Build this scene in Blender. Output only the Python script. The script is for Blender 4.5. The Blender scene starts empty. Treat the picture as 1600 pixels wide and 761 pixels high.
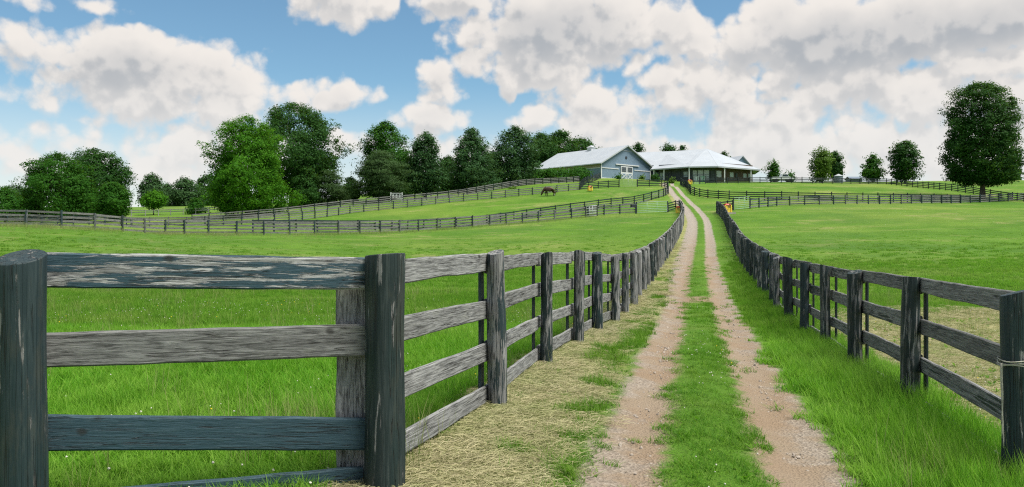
import bpy, bmesh, math, random
import numpy as np
from mathutils import Matrix, Vector, Euler

random.seed(7)
RNG = np.random.default_rng(11)
S = bpy.context.scene
COL = S.collection

# ------------------------------------------------------------------ camera
F = 1250.0            # focal length in pixels of the 1600 px wide photograph
CZ = 1.66             # eye height
HV = 375.0            # row of the horizon in the photograph
cam_d = bpy.data.cameras.new('camera')
cam = bpy.data.objects.new('camera', cam_d)
COL.objects.link(cam)
cam_d.sensor_fit = 'HORIZONTAL'
cam_d.sensor_width = 36.0
cam_d.lens = 36.0 * F / 1600.0
cam_d.shift_y = -(380.5 - HV) / 1600.0
cam_d.clip_start = 0.1
cam_d.clip_end = 6000
cam.location = (0, 0, CZ)
cam.rotation_euler = (math.radians(90), 0, 0)
S.camera = cam

# ------------------------------------------------------------------ exposure
S.view_settings.view_transform = 'Standard'
S.view_settings.look = 'None'
S.view_settings.exposure = 0.95
S.view_settings.gamma = 1.0
S.view_settings.use_curve_mapping = False
S.cycles.max_bounces = 4
S.cycles.diffuse_bounces = 2
S.cycles.glossy_bounces = 2
S.cycles.transmission_bounces = 4
S.cycles.transparent_max_bounces = 6
S.cycles.caustics_reflective = False
S.cycles.caustics_refractive = False
S.cycles.use_denoising = False
S.cycles.denoiser = 'OPENIMAGEDENOISE'
S.cycles.filter_width = 1.2

SUN_EL, SUN_AZ = 64.0, 112.0      # azimuth clockwise from +Y (the viewing direction)
SUN_STR, SUN_ANG = 3.6, 32.0
SKY_STR = 0.066

# ------------------------------------------------------------------ node helper
class NT:
    def __init__(self, tree):
        self.t = tree
        self.n = tree.nodes
    def new(self, typ, **kw):
        nd = self.n.new(typ)
        for k, v in kw.items():
            setattr(nd, k, v)
        return nd
    def link(self, a, b):
        self.t.links.new(a, b)
    def put(self, sock, v):
        if isinstance(v, bpy.types.NodeSocket):
            self.t.links.new(v, sock)
        else:
            sock.default_value = v
    def math(self, op, a, b=0.0, c=None, clamp=False):
        nd = self.n.new('ShaderNodeMath'); nd.operation = op; nd.use_clamp = clamp
        self.put(nd.inputs[0], a); self.put(nd.inputs[1], b)
        if c is not None: self.put(nd.inputs[2], c)
        return nd.outputs[0]
    def vmath(self, op, a, b=(0, 0, 0)):
        nd = self.n.new('ShaderNodeVectorMath'); nd.operation = op
        self.put(nd.inputs[0], a)
        if op == 'SCALE': self.put(nd.inputs['Scale'], b)
        else: self.put(nd.inputs[1], b)
        return nd.outputs['Value'] if op in ('DOT_PRODUCT', 'LENGTH', 'DISTANCE') else nd.outputs['Vector']
    def smooth(self, v, a, b, c=0.0, d=1.0):
        nd = self.n.new('ShaderNodeMapRange'); nd.interpolation_type = 'SMOOTHSTEP'
        self.put(nd.inputs['Value'], v); self.put(nd.inputs['From Min'], a); self.put(nd.inputs['From Max'], b)
        self.put(nd.inputs['To Min'], c); self.put(nd.inputs['To Max'], d)
        return nd.outputs['Result']
    def noise(self, vec, scale, detail=4.0, rough=0.55, dist=0.0, out='Fac'):
        nd = self.n.new('ShaderNodeTexNoise')
        if vec is not None: self.put(nd.inputs['Vector'], vec)
        self.put(nd.inputs['Scale'], scale); self.put(nd.inputs['Detail'], detail)
        self.put(nd.inputs['Roughness'], rough); self.put(nd.inputs['Distortion'], dist)
        return nd.outputs[out]
    def mix(self, f, a, b, blend='MIX'):
        nd = self.n.new('ShaderNodeMix'); nd.data_type = 'RGBA'; nd.blend_type = blend
        self.put(nd.inputs[0], f)
        for s, v in ((nd.inputs[6], a), (nd.inputs[7], b)):
            if not isinstance(v, bpy.types.NodeSocket) and len(v) == 3: v = (*v, 1.0)
            self.put(s, v)
        return nd.outputs[2]
    def bump(self, h, strength=0.4, dist=0.02):
        nd = self.n.new('ShaderNodeBump')
        self.put(nd.inputs['Height'], h); nd.inputs['Strength'].default_value = strength
        nd.inputs['Distance'].default_value = dist
        return nd.outputs['Normal']

# ------------------------------------------------------------------ sky with cumulus
def px_dir(u, v):
    az = math.atan((u - 800) / F)
    el = math.atan((HV - v) / math.hypot(F, u - 800))
    return az, el

CLOUDS = [  # column, row, half width, half height, weight
 (205, 102, 145, 52, 1.35), (110, 85, 130, 34, .9), (335, 135, 58, 52, 1), (235, 150, 150, 42, .9),
 (200, 62, 70, 30, 1), (60, 78, 75, 24, .8), (70, 152, 50, 22, .55), (30, 150, 60, 20, .5), (110, 172, 50, 14, .4),
 (60, -5, 40, 12, .4), (150, -2, 40, 10, .4),
 (120, 238, 230, 40, .75), (330, 240, 140, 42, .7), (520, 228, 60, 26, .8), (270, 195, 60, 14, .4),
 (515, 5, 78, 36, 1), (598, 0, 18, 13, .7),
 (535, 146, 66, 24, 1), (500, 152, 45, 18, .8),
 (682, 122, 34, 32, 1), (692, 156, 34, 22, .7), (668, 192, 58, 24, .9), (795, 157, 13, 16, .6),
 (870, 45, 160, 76, 1.6), (715, 2, 70, 28, .9), (955, 55, 78, 70, 1.1), (840, 112, 95, 32, 1), (742, 97, 36, 22, .9), (995, 100, 30, 25, .7),
 (1055, 45, 45, 34, 1), (1085, 75, 45, 24, .8), (1165, 75, 48, 38, 1), (1230, 40, 62, 52, 1.1), (1310, 62, 130, 62, 1.75), (1440, 38, 170, 56, 1.5),
 (1560, 28, 110, 46, 1.55), (1310, 130, 150, 50, .95), (1110, 150, 105, 50, .72), (1150, 110, 80, 40, .7), (940, 185, 100, 44, .7), (1035, 132, 34, 24, .9),
 (1200, 195, 160, 36, .7), (1430, 140, 80, 60, .75), (1540, 105, 110, 26, .8), (850, 192, 36, 20, .6), (820, 205, 30, 22, .6),
 (1420, 222, 130, 34, .9), (1570, 190, 110, 62, .9), (1000, 236, 220, 26, .9), (1250, 242, 200, 34, .9), (1490, 250, 140, 40, .8), (700, 250, 120, 30, .6),
]

CS = 1.10
def cloud_group():
    g = bpy.data.node_groups.new('cloud_density', 'ShaderNodeTree')
    g.interface.new_socket('Dir', in_out='INPUT', socket_type='NodeSocketVector')
    g.interface.new_socket('Density', in_out='OUTPUT', socket_type='NodeSocketFloat')
    g.interface.new_socket('Bulk', in_out='OUTPUT', socket_type='NodeSocketFloat')
    n = NT(g)
    gi = n.new('NodeGroupInput'); go = n.new('NodeGroupOutput')
    d = n.vmath('NORMALIZE', gi.outputs[0])
    # warp the layout a little so that the cloud masses lose their round outline
    w = n.noise(d, 7.0, 3.0, 0.55, out='Color')
    w = n.vmath('SCALE', n.vmath('SUBTRACT', w, (.5, .5, .5)), 0.055)
    dw = n.vmath('ADD', d, w)
    sep = n.new('ShaderNodeSeparateXYZ'); n.link(dw, sep.inputs[0])
    az = n.math('ARCTAN2', sep.outputs[0], sep.outputs[1])
    el = n.math('ARCSINE', sep.outputs[2])
    cmb = n.new('ShaderNodeCombineXYZ'); n.link(az, cmb.inputs[0]); n.link(el, cmb.inputs[1])
    p = cmb.outputs[0]
    acc = None
    for (u, v, ru, rv, wt) in CLOUDS:
        a, e = px_dir(u, v)
        q = n.vmath('MULTIPLY', n.vmath('SUBTRACT', p, (a, e, 0)), (F / ru / CS, F / rv / CS, 0))
        r2 = n.vmath('DOT_PRODUCT', q, q)
        b = n.math('MULTIPLY_ADD', r2, -wt, wt)
        if acc is None: acc = b
        else:
            nd = n.new('ShaderNodeMath', operation='SMOOTH_MAX')
            n.link(acc, nd.inputs[0]); n.link(b, nd.inputs[1]); nd.inputs[2].default_value = 0.25
            acc = nd.outputs[0]
    acc = n.math('MAXIMUM', acc, -1.4)
    # the rest of the sky carries the same kind of scattered cumulus
    far = n.math('MAXIMUM', n.smooth(n.math('ABSOLUTE', az), .62, .80), n.smooth(el, .31, .42))
    lay = n.noise(d, 3.2, 2.0, 0.5)
    gen = n.math('MULTIPLY_ADD', lay, 9.0, -4.5)
    gen = n.math('MINIMUM', gen, 1.0)
    mixf = n.new('ShaderNodeMix'); n.link(far, mixf.inputs[0]); n.link(acc, mixf.inputs[2]); n.link(gen, mixf.inputs[3])
    base = mixf.outputs[0]
    f1 = n.noise(d, 10.0, 8.0, 0.64)
    f2 = n.math('ABSOLUTE', n.math('SUBTRACT', n.noise(d, 19.0, 4.0, 0.5), .5))
    vo = n.new('ShaderNodeTexVoronoi'); vo.feature = 'F1'; vo.inputs['Scale'].default_value = 30.0; vo.inputs['Detail'].default_value = 1.0; vo.inputs['Roughness'].default_value = .55; vo.inputs['Lacunarity'].default_value = 2.4
    n.link(n.vmath('ADD', d, n.vmath('SCALE', w, .55)), vo.inputs['Vector'])
    bil = n.math('MULTIPLY_ADD', vo.outputs['Distance'], -1.0, .42)
    det = n.math('MULTIPLY_ADD', n.math('SUBTRACT', f1, .5), 2.5, n.math('MULTIPLY_ADD', bil, .95, n.math('MULTIPLY_ADD', f2, -2.2, .64)))
    n.link(n.math('ADD', base, det), go.inputs[0])
    n.link(base, go.inputs[1])
    return g

def make_world():
    w = bpy.data.worlds.new('World'); S.world = w; w.use_nodes = True
    t = w.node_tree; t.nodes.clear(); n = NT(t)
    out = n.new('ShaderNodeOutputWorld')
    tc = n.new('ShaderNodeTexCoord'); d = tc.outputs['Generated']
    sky = n.new('ShaderNodeTexSky'); sky.sky_type = 'NISHITA'; sky.sun_disc = False
    sky.sun_elevation = math.radians(SUN_EL); sky.sun_rotation = math.radians(SUN_AZ)
    sky.air_density = 1.0; sky.dust_density = 0.2; sky.ozone_density = 2.5; sky.altitude = 200
    bg = n.new('ShaderNodeBackground'); n.link(n.mix(1.0, sky.outputs[0], (.86, 1.04, 1.0), 'MULTIPLY'), bg.inputs[0]); bg.inputs[1].default_value = SKY_STR
    g = cloud_group()
    def den(off):
        nd = n.new('ShaderNodeGroup'); nd.node_tree = g
        n.link(n.vmath('ADD', d, off), nd.inputs[0]); return nd.outputs
    (d0, bulk), (d1, bulk1) = den((0, 0, 0)), den((0.006, 0, 0.020))
    sep = n.new('ShaderNodeSeparateXYZ'); n.link(d, sep.inputs[0]); el = sep.outputs[2]
    high = n.smooth(el, 0.03, 0.20)
    alpha = n.smooth(d0, -.06, n.math('MULTIPLY_ADD', high, -.25, .90))
    # less light where more cloud lies towards the sun, and in the thick cores
    lit = n.smooth(n.math('SUBTRACT', d0, d1), -0.45, 0.35)
    core = n.smooth(n.math('ADD', bulk, n.math('MULTIPLY', d1, .45)), 0.40, 2.5)
    shade = n.math('ADD', n.math('MULTIPLY', core, .54), n.math('MULTIPLY', n.math('SUBTRACT', 1.0, lit), .34), clamp=True)
    shade = n.math('MULTIPLY', shade, n.math('MULTIPLY_ADD', high, .72, .28))
    white = n.mix(high, (.470, .446, .428), (.470, .442, .414))
    c = n.mix(shade, white, (.200, .216, .236))
    bc = n.new('ShaderNodeBackground'); n.link(c, bc.inputs[0]); bc.inputs[1].default_value = 1.0
    # pale band of distant cloud and haze along the horizon
    hz = n.smooth(el, 0.0, 0.20, 0.80, 0.0)
    bh = n.new('ShaderNodeBackground'); bh.inputs[0].default_value = (.452, .438, .436, 1); bh.inputs[1].default_value = 1.0
    m0 = n.new('ShaderNodeMixShader'); n.link(hz, m0.inputs[0]); n.link(bg.outputs[0], m0.inputs[1]); n.link(bh.outputs[0], m0.inputs[2])
    m1 = n.new('ShaderNodeMixShader'); n.link(n.math('MULTIPLY', alpha, n.math('MULTIPLY_ADD', high, .17, .80)), m1.inputs[0]); n.link(m0.outputs[0], m1.inputs[1]); n.link(bc.outputs[0], m1.inputs[2])
    n.link(m1.outputs[0], out.inputs[0])
    w.cycles.sampling_method = 'NONE'
make_world()

sd = bpy.data.lights.new('sun', 'SUN'); sun = bpy.data.objects.new('sun', sd); COL.objects.link(sun)
sd.energy = SUN_STR; sd.angle = math.radians(SUN_ANG); sd.color = (1.0, .95, .86)
_e, _a = math.radians(SUN_EL), math.radians(SUN_AZ)
sun_dir = Vector((math.cos(_e) * math.sin(_a), math.cos(_e) * math.cos(_a), math.sin(_e)))
sun.rotation_euler = sun_dir.to_track_quat('Z', 'Y').to_euler()
sun.location = sun_dir * 300

# ------------------------------------------------------------------ terrain heights
def P(u, v, d):           # a point seen in column u, row v at distance d
    return ((u - 800) * d / F, d, CZ - (v - HV) * d / F)
def XY(u, d):
    return ((u - 800) * d / F, d)

_lane_y = np.array([-40, -10, 5.38, 22, 42, 60, 85, 110, 135, 150, 165, 178])
_lane_x = np.array([-8.9, -2.1, 1.42, 5.2, 9.8, 14.2, 20.1, 24.9, 28.3, 30.1, 32.3, 35.0])
_yy = np.linspace(-40, 178, 1091)
_xx = np.interp(_yy, _lane_y, _lane_x)
_k = np.ones(61) / 61
_xx = np.convolve(np.pad(_xx, 30, mode='reflect', reflect_type='odd'), _k, mode='valid')
def lane_x(y): return np.interp(y, _yy, _xx)
def lane_lat(x, y):
    x = np.asarray(x, float); y = np.asarray(y, float)
    s = (lane_x(y + 1) - lane_x(y - 1)) / 2
    return (x - lane_x(y)) / np.sqrt(1 + s * s)

CTRL = [(0, 0, 0), (-3, 0, 0), (4, 0, -.1), (0, -30, 0), (-60, -30, 0), (60, -30, 0), (-250, -250, 0), (250, -250, 0),
        (-3, 5, 0), (-.8, 5.3, 0), (-8, 8, 0), (-6, 14, -.05), (-12, 22, .0), (-20, 35, .35), (-32, 40, 1.1), (-14, 55, .9), (0, 50, .5), (0, 35, .1), (-50, 30, 1.0), (-60, 10, .6)]
for u, v, d in [(778, 637, 7.95), (853, 570, 10.9), (903, 537, 13.2), (934, 517, 15.5), (962, 505, 17.9), (990, 479, 22.5)]:
    CTRL.append(P(u, v, d))
for u, d, z in [(1585, 5.9, -.25), (1420, 9.2, -.30), (1335, 12.1, -.34), (1290, 14.7, -.35), (1233, 19.6, -.36)]:
    CTRL.append((*XY(u, d), z))
for y, z in [(28, -.18), (40, .25), (60, 1.5), (85, 3.55), (110, 5.9), (135, 9.1), (160, 12.3)]:
    CTRL.append((float(lane_x(y)), y, z))
for x, y, z in [(14, 12, -.3), (25, 25, .1), (30, 45, .9), (45, 60, 2.0), (60, 50, 1.5), (80, 80, 4.4), (25, 70, 2.2), (45, 85, 4.2)]:
    CTRL.append((x, y, z))
# along the paddock fences
for u, v, d in [(-80, 350, 62), (0, 353, 62), (127, 357, 63), (222, 365, 68), (300, 366, 74), (420, 367, 76), (535, 366, 80), (645, 362, 86), (750, 354, 92), (850, 346, 98), (960, 335, 103), (1043, 332, 108),
                (410, 362, 87), (560, 361, 94), (655, 359.5, 101), (750, 352, 107), (833, 340, 114), (942, 325, 120), (1000, 318, 125), (1040, 308, 131),
                (441, 347, 118), (552, 333, 130), (700, 317, 137), (850, 303, 142), (905, 297, 146), (970, 293, 150), (1035, 291, 152),
                (540, 325, 138), (700, 309, 152), (817, 290, 168), (891, 285.5, 178), (230, 352, 118), (100, 350, 118), (-60, 350, 118), (240, 338, 165), (60, 338, 165),
                (1172, 326, 106), (1218, 322, 112), (1300, 319.5, 115), (1400, 319, 122), (1500, 318, 130), (1600, 313, 138), (1750, 312, 145),
                (1100, 309, 132), (1140, 312, 126), (1200, 313, 124), (1300, 314.5, 125), (1400, 315.5, 127),
                (1100, 287, 176), (1200, 286, 178), (1380, 288, 185), (1430, 293, 172), (1500, 300, 152), (1064, 289, 166),
                (1530, 283, 232), (1650, 283, 225), (1450, 284, 232), (1300, 284, 210),
                (939, 278.5, 195), (1016, 281, 205), (850, 281, 212), (1076, 284, 190), (1180, 284, 194), (760, 300, 175),
                (250, 323, 250), (60, 326, 250), (450, 318, 220), (600, 300, 210)]:
    CTRL.append(P(u, v, d))
for x, y, z in [(0, 290, 17.5), (60, 270, 17.5), (-120, 320, 12), (-250, 300, 11), (150, 300, 16.5), (250, 220, 15), (200, 100, 6), (200, 20, 1), (-200, 60, 3), (-200, 160, 8),
                (0, 600, 12), (-500, 500, 10), (500, 500, 12), (700, 0, 2), (-700, 0, 2), (0, -700, 0), (-500, -500, 0), (500, -500, 0)]:
    CTRL.append((x, y, z))
CTRL = np.array(CTRL, float)
def _phi(r2):
    return 0.5 * r2 * np.log(r2 + 1e-9)
_SC = 100.0
_cp = CTRL[:, :2] / _SC
_r2 = ((_cp[:, None] - _cp[None]) ** 2).sum(-1)
_K = _phi(_r2) + np.eye(len(_cp)) * 2e-4
_Pm = np.c_[np.ones(len(_cp)), _cp]
_A = np.block([[_K, _Pm], [_Pm.T, np.zeros((3, 3))]])
_W = np.linalg.solve(_A, np.r_[CTRL[:, 2], 0, 0, 0])
def T(x, y):
    x = np.asarray(x, float); y = np.asarray(y, float)
    shp = np.broadcast(x, y).shape
    q = np.stack([np.broadcast_to(x, shp).ravel(), np.broadcast_to(y, shp).ravel()], -1)
    rad = np.hypot(q[:, 0], q[:, 1])
    k = np.minimum(1.0, 700.0 / np.maximum(rad, 1)); qc = q * k[:, None] / _SC
    o = np.empty(len(q))
    for i in range(0, len(q), 20000):
        b = qc[i:i + 20000]
        r2 = ((b[:, None] - _cp[None]) ** 2).sum(-1)
        o[i:i + 20000] = _phi(r2) @ _W[:len(_cp)] + _W[-3] + b @ _W[-2:]
    return o.reshape(shp)
def Tz(x, y): return float(T(x, y))

# cheap value noise for scattering masks
_ng = np.random.default_rng(5).random((256, 256))
def vnoise(x, y):
    xi = np.floor(x).astype(int); yi = np.floor(y).astype(int); fx = x - xi; fy = y - yi
    fx = fx * fx * (3 - 2 * fx); fy = fy * fy * (3 - 2 * fy)
    g = lambda a, b: _ng[a % 256, b % 256]
    return (g(xi, yi) * (1 - fx) + g(xi + 1, yi) * fx) * (1 - fy) + (g(xi, yi + 1) * (1 - fx) + g(xi + 1, yi + 1) * fx) * fy
def fb(x, y): return .55 * vnoise(x, y) + .3 * vnoise(x * 2.1 + 7, y * 2.1 + 3) + .15 * vnoise(x * 4.3 + 1, y * 4.3 + 9)

# ------------------------------------------------------------------ object helpers
def tag(o, label=None, cat=None, group=None, kind=None):
    if label: o['label'] = label
    if cat: o['category'] = cat
    if group: o['group'] = group
    if kind: o['kind'] = kind
    return o
def mk_mesh(name, v, f, mat=None, smooth=False):
    m = bpy.data.meshes.new(name)
    m.from_pydata([tuple(map(float, p)) for p in v], [], [tuple(int(i) for i in q) for q in f])
    if mat: m.materials.append(mat)
    if smooth: m.polygons.foreach_set('use_smooth', [True] * len(m.polygons))
    m.update(); return m
def fast_mesh(name, v, f, mat=None, smooth=False):     # all faces with the same number of corners
    v = np.asarray(v, np.float32); f = np.asarray(f, np.int32); k = f.shape[1]
    m = bpy.data.meshes.new(name)
    m.vertices.add(len(v)); m.vertices.foreach_set('co', v.ravel())
    m.loops.add(f.size); m.loops.foreach_set('vertex_index', f.ravel())
    m.polygons.add(len(f)); m.polygons.foreach_set('loop_start', np.arange(len(f), dtype=np.int32) * k)
    if smooth: m.polygons.foreach_set('use_smooth', np.ones(len(f), bool))
    if mat: m.materials.append(mat)
    m.update(calc_edges=True); return m
def link(name, mesh, parent=None, world=None):
    o = bpy.data.objects.new(name, mesh); COL.objects.link(o)
    M = world if world is not None else Matrix.Identity(4)
    if parent is not None:
        o.parent = parent
        o.matrix_local = parent['_inv'] @ M if False else parent_inv(parent) @ M
    else:
        o.matrix_world = M
    return o
_pinv = {}
def parent_inv(p):
    if p.name not in _pinv: _pinv[p.name] = world_of(p).inverted()
    return _pinv[p.name]
def world_of(o):
    m = o.matrix_basis.copy()
    while o.parent: o = o.parent; m = o.matrix_basis @ m
    return m
def empty(name, loc, label, cat, group=None):
    o = bpy.data.objects.new(name, None); COL.objects.link(o); o.location = loc
    o.empty_display_size = .3
    return tag(o, label, cat, group)
class MB:
    """collects boxes, tubes and prisms in world space"""
    def __init__(self): self.v = []; self.f = []
    def add(self, v, f):
        o = len(self.v); self.v += [tuple(p) for p in v]; self.f += [tuple(i + o for i in q) for q in f]; return self
    def box(self, c, s, M=None):
        x, y, z = s[0] / 2, s[1] / 2, s[2] / 2
        v = [Vector((a, b, d)) for d in (-z, z) for a, b in ((-x, -y), (x, -y), (x, y), (-x, y))]
        M = M or Matrix.Identity(4); v = [M @ (p + Vector(c)) for p in v]
        return self.add(v, [(3, 2, 1, 0), (4, 5, 6, 7), (0, 1, 5, 4), (1, 2, 6, 5), (2, 3, 7, 6), (3, 0, 4, 7)])
    def beam(self, a, b, w, h, up=(0, 0, 1)):
        a = Vector(a); b = Vector(b); d = b - a; L = d.length; x = d.normalized(); z = Vector(up)
        y = z.cross(x).normalized(); z = x.cross(y)
        M = Matrix((x, y, z)).transposed().to_4x4(); M.translation = (a + b) / 2
        return self.box((0, 0, 0), (L, w, h), M)
    def tube(self, pts, rad, n=8, cap=True):
        pts = [Vector(p) for p in pts]; rings = []
        for i, p in enumerate(pts):
            t = (pts[min(i + 1, len(pts) - 1)] - pts[max(i - 1, 0)]).normalized()
            a = t.orthogonal().normalized() if i == 0 else (rings[-1][1] - t * rings[-1][1].dot(t)).normalized()
            rings.append((p, a, t.cross(a)))
        v = []; f = []
        for (p, a, b), r in zip(rings, rad if hasattr(rad, '__len__') else [rad] * len(pts)):
            v += [p + (a * math.cos(2 * math.pi * k / n) + b * math.sin(2 * math.pi * k / n)) * r for k in range(n)]
        for i in range(len(pts) - 1):
            for k in range(n):
                f.append((i * n + k, i * n + (k + 1) % n, (i + 1) * n + (k + 1) % n, (i + 1) * n + k))
        if cap: f.append(tuple(range(n))[::-1]); f.append(tuple(range((len(pts) - 1) * n, len(pts) * n)))
        return self.add(v, f)
    def build(self, name, mat, parent=None, smooth=False, label=None):
        m = mk_mesh(name, self.v, self.f, mat, smooth)
        o = link(name, m, parent)
        if label: o['label'] = label
        return o

# ------------------------------------------------------------------ materials
def new_mat(name):
    m = bpy.data.materials.new(name); m.use_nodes = True; t = m.node_tree; t.nodes.clear()
    n = NT(t); out = n.new('ShaderNodeOutputMaterial'); return m, n, out
def principled(n, out, col, rough=.7, normal=None, spec=.3, metal=0.0):
    b = n.new('ShaderNodeBsdfPrincipled')
    if not isinstance(col, bpy.types.NodeSocket): col = (*col[:3], 1)
    n.put(b.inputs['Base Color'], col); n.put(b.inputs['Roughness'], rough)
    b.inputs['Specular IOR Level'].default_value = spec; b.inputs['Metallic'].default_value = metal
    if normal is not None: n.link(normal, b.inputs['Normal'])
    n.link(b.outputs[0], out.inputs[0]); return b
def simple_mat(name, col, rough=.6, var=.15, scale=3.0, spec=.3, metal=0.0, bump=0.0):
    m, n, out = new_mat(name)
    tc = n.new('ShaderNodeTexCoord')
    nz = n.noise(tc.outputs['Object'], scale, 6, .6)
    c = n.mix(n.smooth(nz, .3, .7), [x * (1 - var) for x in col], [min(1, x * (1 + var)) for x in col])
    principled(n, out, c, rough, n.bump(nz, bump, .02) if bump else None, spec, metal)
    return m

def ground_colour(n, pos):
    """grass sward seen from afar: green with yellower and darker patches"""
    big = n.noise(pos, .028, 4, .6); mid = n.noise(pos, .22, 5, .62); fine = n.noise(pos, 2.6, 6, .7)
    st = n.new('ShaderNodeMapping'); st.inputs['Scale'].default_value = (.05, .45, .3); n.link(pos, st.inputs[0])
    streak = n.noise(st.outputs[0], 1.0, 5, .6)
    c = n.mix(n.smooth(mid, .35, .68), (.068, .155, .014), (.104, .205, .022))
    c = n.mix(n.smooth(big, .45, .70), c, (.155, .222, .038))
    c = n.mix(n.math('MULTIPLY', n.smooth(streak, .50, .72), .55), c, (.195, .230, .065))
    c = n.mix(n.math('MULTIPLY', n.smooth(fine, .52, .75), .5), c, (.055, .130, .014))
    dry = n.noise(pos, .13, 6, .72)
    c = n.mix(n.math('MULTIPLY', n.smooth(dry, .55, .66), .55), c, (.25, .245, .095))
    c = n.mix(n.math('MULTIPLY', n.smooth(n.noise(pos, .06, 5, .6), .50, .64), .55), c, (.060, .140, .020))
    return c, fine, mid

def m_ground():
    m, n, out = new_mat('meadow_ground')
    geo = n.new('ShaderNodeNewGeometry'); pos = geo.outputs['Position']
    c, fine, mid = ground_colour(n, pos)
    a = n.new('ShaderNodeAttribute'); a.attribute_name = 'hay'
    hz = n.noise(pos, 1.3, 6, .65)
    hm = n.smooth(n.math('ADD', a.outputs['Fac'], n.math('MULTIPLY', n.math('SUBTRACT', hz, .5), .9)), .35, .65)
    hc = n.mix(n.smooth(n.noise(pos, 3.5, 5, .7), .3, .7), (.40, .345, .185), (.30, .30, .12))
    c = n.mix(n.math('MULTIPLY', hm, .9), c, hc)
    h = n.math('ADD', n.noise(pos, 1.2, 6, .75), n.math('MULTIPLY', n.noise(pos, 14, 3, .7), .4))
    principled(n, out, c, .9, n.bump(h, .9, .22), .1)
    return m
def m_lane():
    m, n, out = new_mat('dirt_lane')
    geo = n.new('ShaderNodeNewGeometry'); pos = geo.outputs['Position']
    at = n.new('ShaderNodeAttribute'); at.attribute_name = 'lat'; lat = at.outputs['Fac']
    ao = n.new('ShaderNodeAttribute'); ao.attribute_name = 'along'; alo = ao.outputs['Fac']
    w = n.math('MULTIPLY', n.math('SUBTRACT', n.noise(pos, 1.7, 8, .72), .5), .65)
    grow = n.smooth(alo, 12, 45, 0, .22)
    l = n.math('ADD', lat, w)
    rl = n.math('ABSOLUTE', n.math('ADD', l, n.math('ADD', .72, n.math('MULTIPLY', grow, .7))))
    rr = n.math('ABSOLUTE', n.math('SUBTRACT', l, .66))
    ml = n.math('SUBTRACT', 1.0, n.smooth(n.math('SUBTRACT', rl, grow), .20, .40))
    mr = n.math('SUBTRACT', 1.0, n.smooth(rr, .28, .44))
    gap = n.math('MULTIPLY', n.smooth(n.math('ABSOLUTE', n.math('SUBTRACT', alo, 25.0)), 1.5, .6), n.smooth(n.math('ABSOLUTE', l), .8, .6))
    mask = n.math('MAXIMUM', n.math('MAXIMUM', ml, mr), gap)
    g, fine, mid = ground_colour(n, pos)
    g = n.mix(.35, g, (.07, .16, .016))
    red = n.mix(n.smooth(n.noise(pos, .6, 4, .6), .35, .62), (.250, .180, .118), (.265, .207, .146))
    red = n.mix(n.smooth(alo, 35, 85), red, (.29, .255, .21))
    grav = n.smooth(n.math('ADD', n.noise(pos, .9, 5, .65), n.math('MULTIPLY', n.math('SUBTRACT', n.math('ABSOLUTE', lat), .62), .25)), .50, .62)
    vo = n.new('ShaderNodeTexVoronoi'); vo.inputs['Scale'].default_value = 42; n.link(pos, vo.inputs['Vector'])
    sepc = n.new('ShaderNodeSeparateColor'); n.link(vo.outputs['Color'], sepc.inputs[0])
    stone = n.mix(sepc.outputs[0], (.16, .145, .13), (.40, .36, .31))
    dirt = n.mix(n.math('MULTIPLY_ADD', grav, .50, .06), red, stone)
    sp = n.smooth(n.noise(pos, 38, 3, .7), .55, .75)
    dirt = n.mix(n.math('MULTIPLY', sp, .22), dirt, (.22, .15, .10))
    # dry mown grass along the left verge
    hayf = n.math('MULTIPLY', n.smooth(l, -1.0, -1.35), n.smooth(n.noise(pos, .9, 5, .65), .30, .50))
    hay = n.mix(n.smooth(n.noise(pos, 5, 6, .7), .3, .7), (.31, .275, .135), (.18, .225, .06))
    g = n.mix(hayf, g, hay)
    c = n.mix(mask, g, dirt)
    h = n.math('ADD', n.noise(pos, 6, 8, .75), n.math('MULTIPLY', vo.outputs['Distance'], .4))
    principled(n, out, c, .92, n.bump(h, .9, .05), .1)
    return m
def m_grass(name, dark, light, tip, transl=.35, patch=True, dk=1.0):
    m, n, out = new_mat(name)
    oi = n.new('ShaderNodeObjectInfo'); rnd = oi.outputs['Random']
    geo = n.new('ShaderNodeNewGeometry'); pos = geo.outputs['Position']
    c = n.mix(rnd, dark, light)
    c = n.mix(n.math('MULTIPLY', n.smooth(n.noise(pos, .5, 4, .6), .42, .68), .7 if patch else .25), c, tip)
    c = n.mix(n.math('MULTIPLY', n.smooth(n.noise(pos, 2.3, 3, .6), .52, .70), .45 * dk), c, [x * .55 for x in dark])
    c = n.mix(n.math('MULTIPLY', n.smooth(n.noise(pos, .09, 4, .6), .50, .66), .55), c, [tip[0] * 1.15, tip[1] * .95, tip[2] * 1.6])
    ri = n.new('ShaderNodeAttribute'); ri.attribute_name = 'tint'
    c = n.mix(n.smooth(ri.outputs['Fac'], .55, 1.0, 0, .75), c, tip)
    c = n.mix(n.smooth(ri.outputs['Fac'], .40, .0, 0, .65 * dk), c, [x * .45 for x in dark])
    b = n.new('ShaderNodeBsdfPrincipled'); n.link(c, b.inputs['Base Color']); b.inputs['Roughness'].default_value = .55
    b.inputs['Specular IOR Level'].default_value = .08
    tr = n.new('ShaderNodeBsdfTranslucent'); n.link(n.mix(.35, c, (.22, .58, .015)), tr.inputs[0])
    ms = n.new('ShaderNodeMixShader'); ms.inputs[0].default_value = transl
    n.link(b.outputs[0], ms.inputs[1]); n.link(tr.outputs[0], ms.inputs[2]); n.link(ms.outputs[0], out.inputs[0])
    return m
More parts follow.
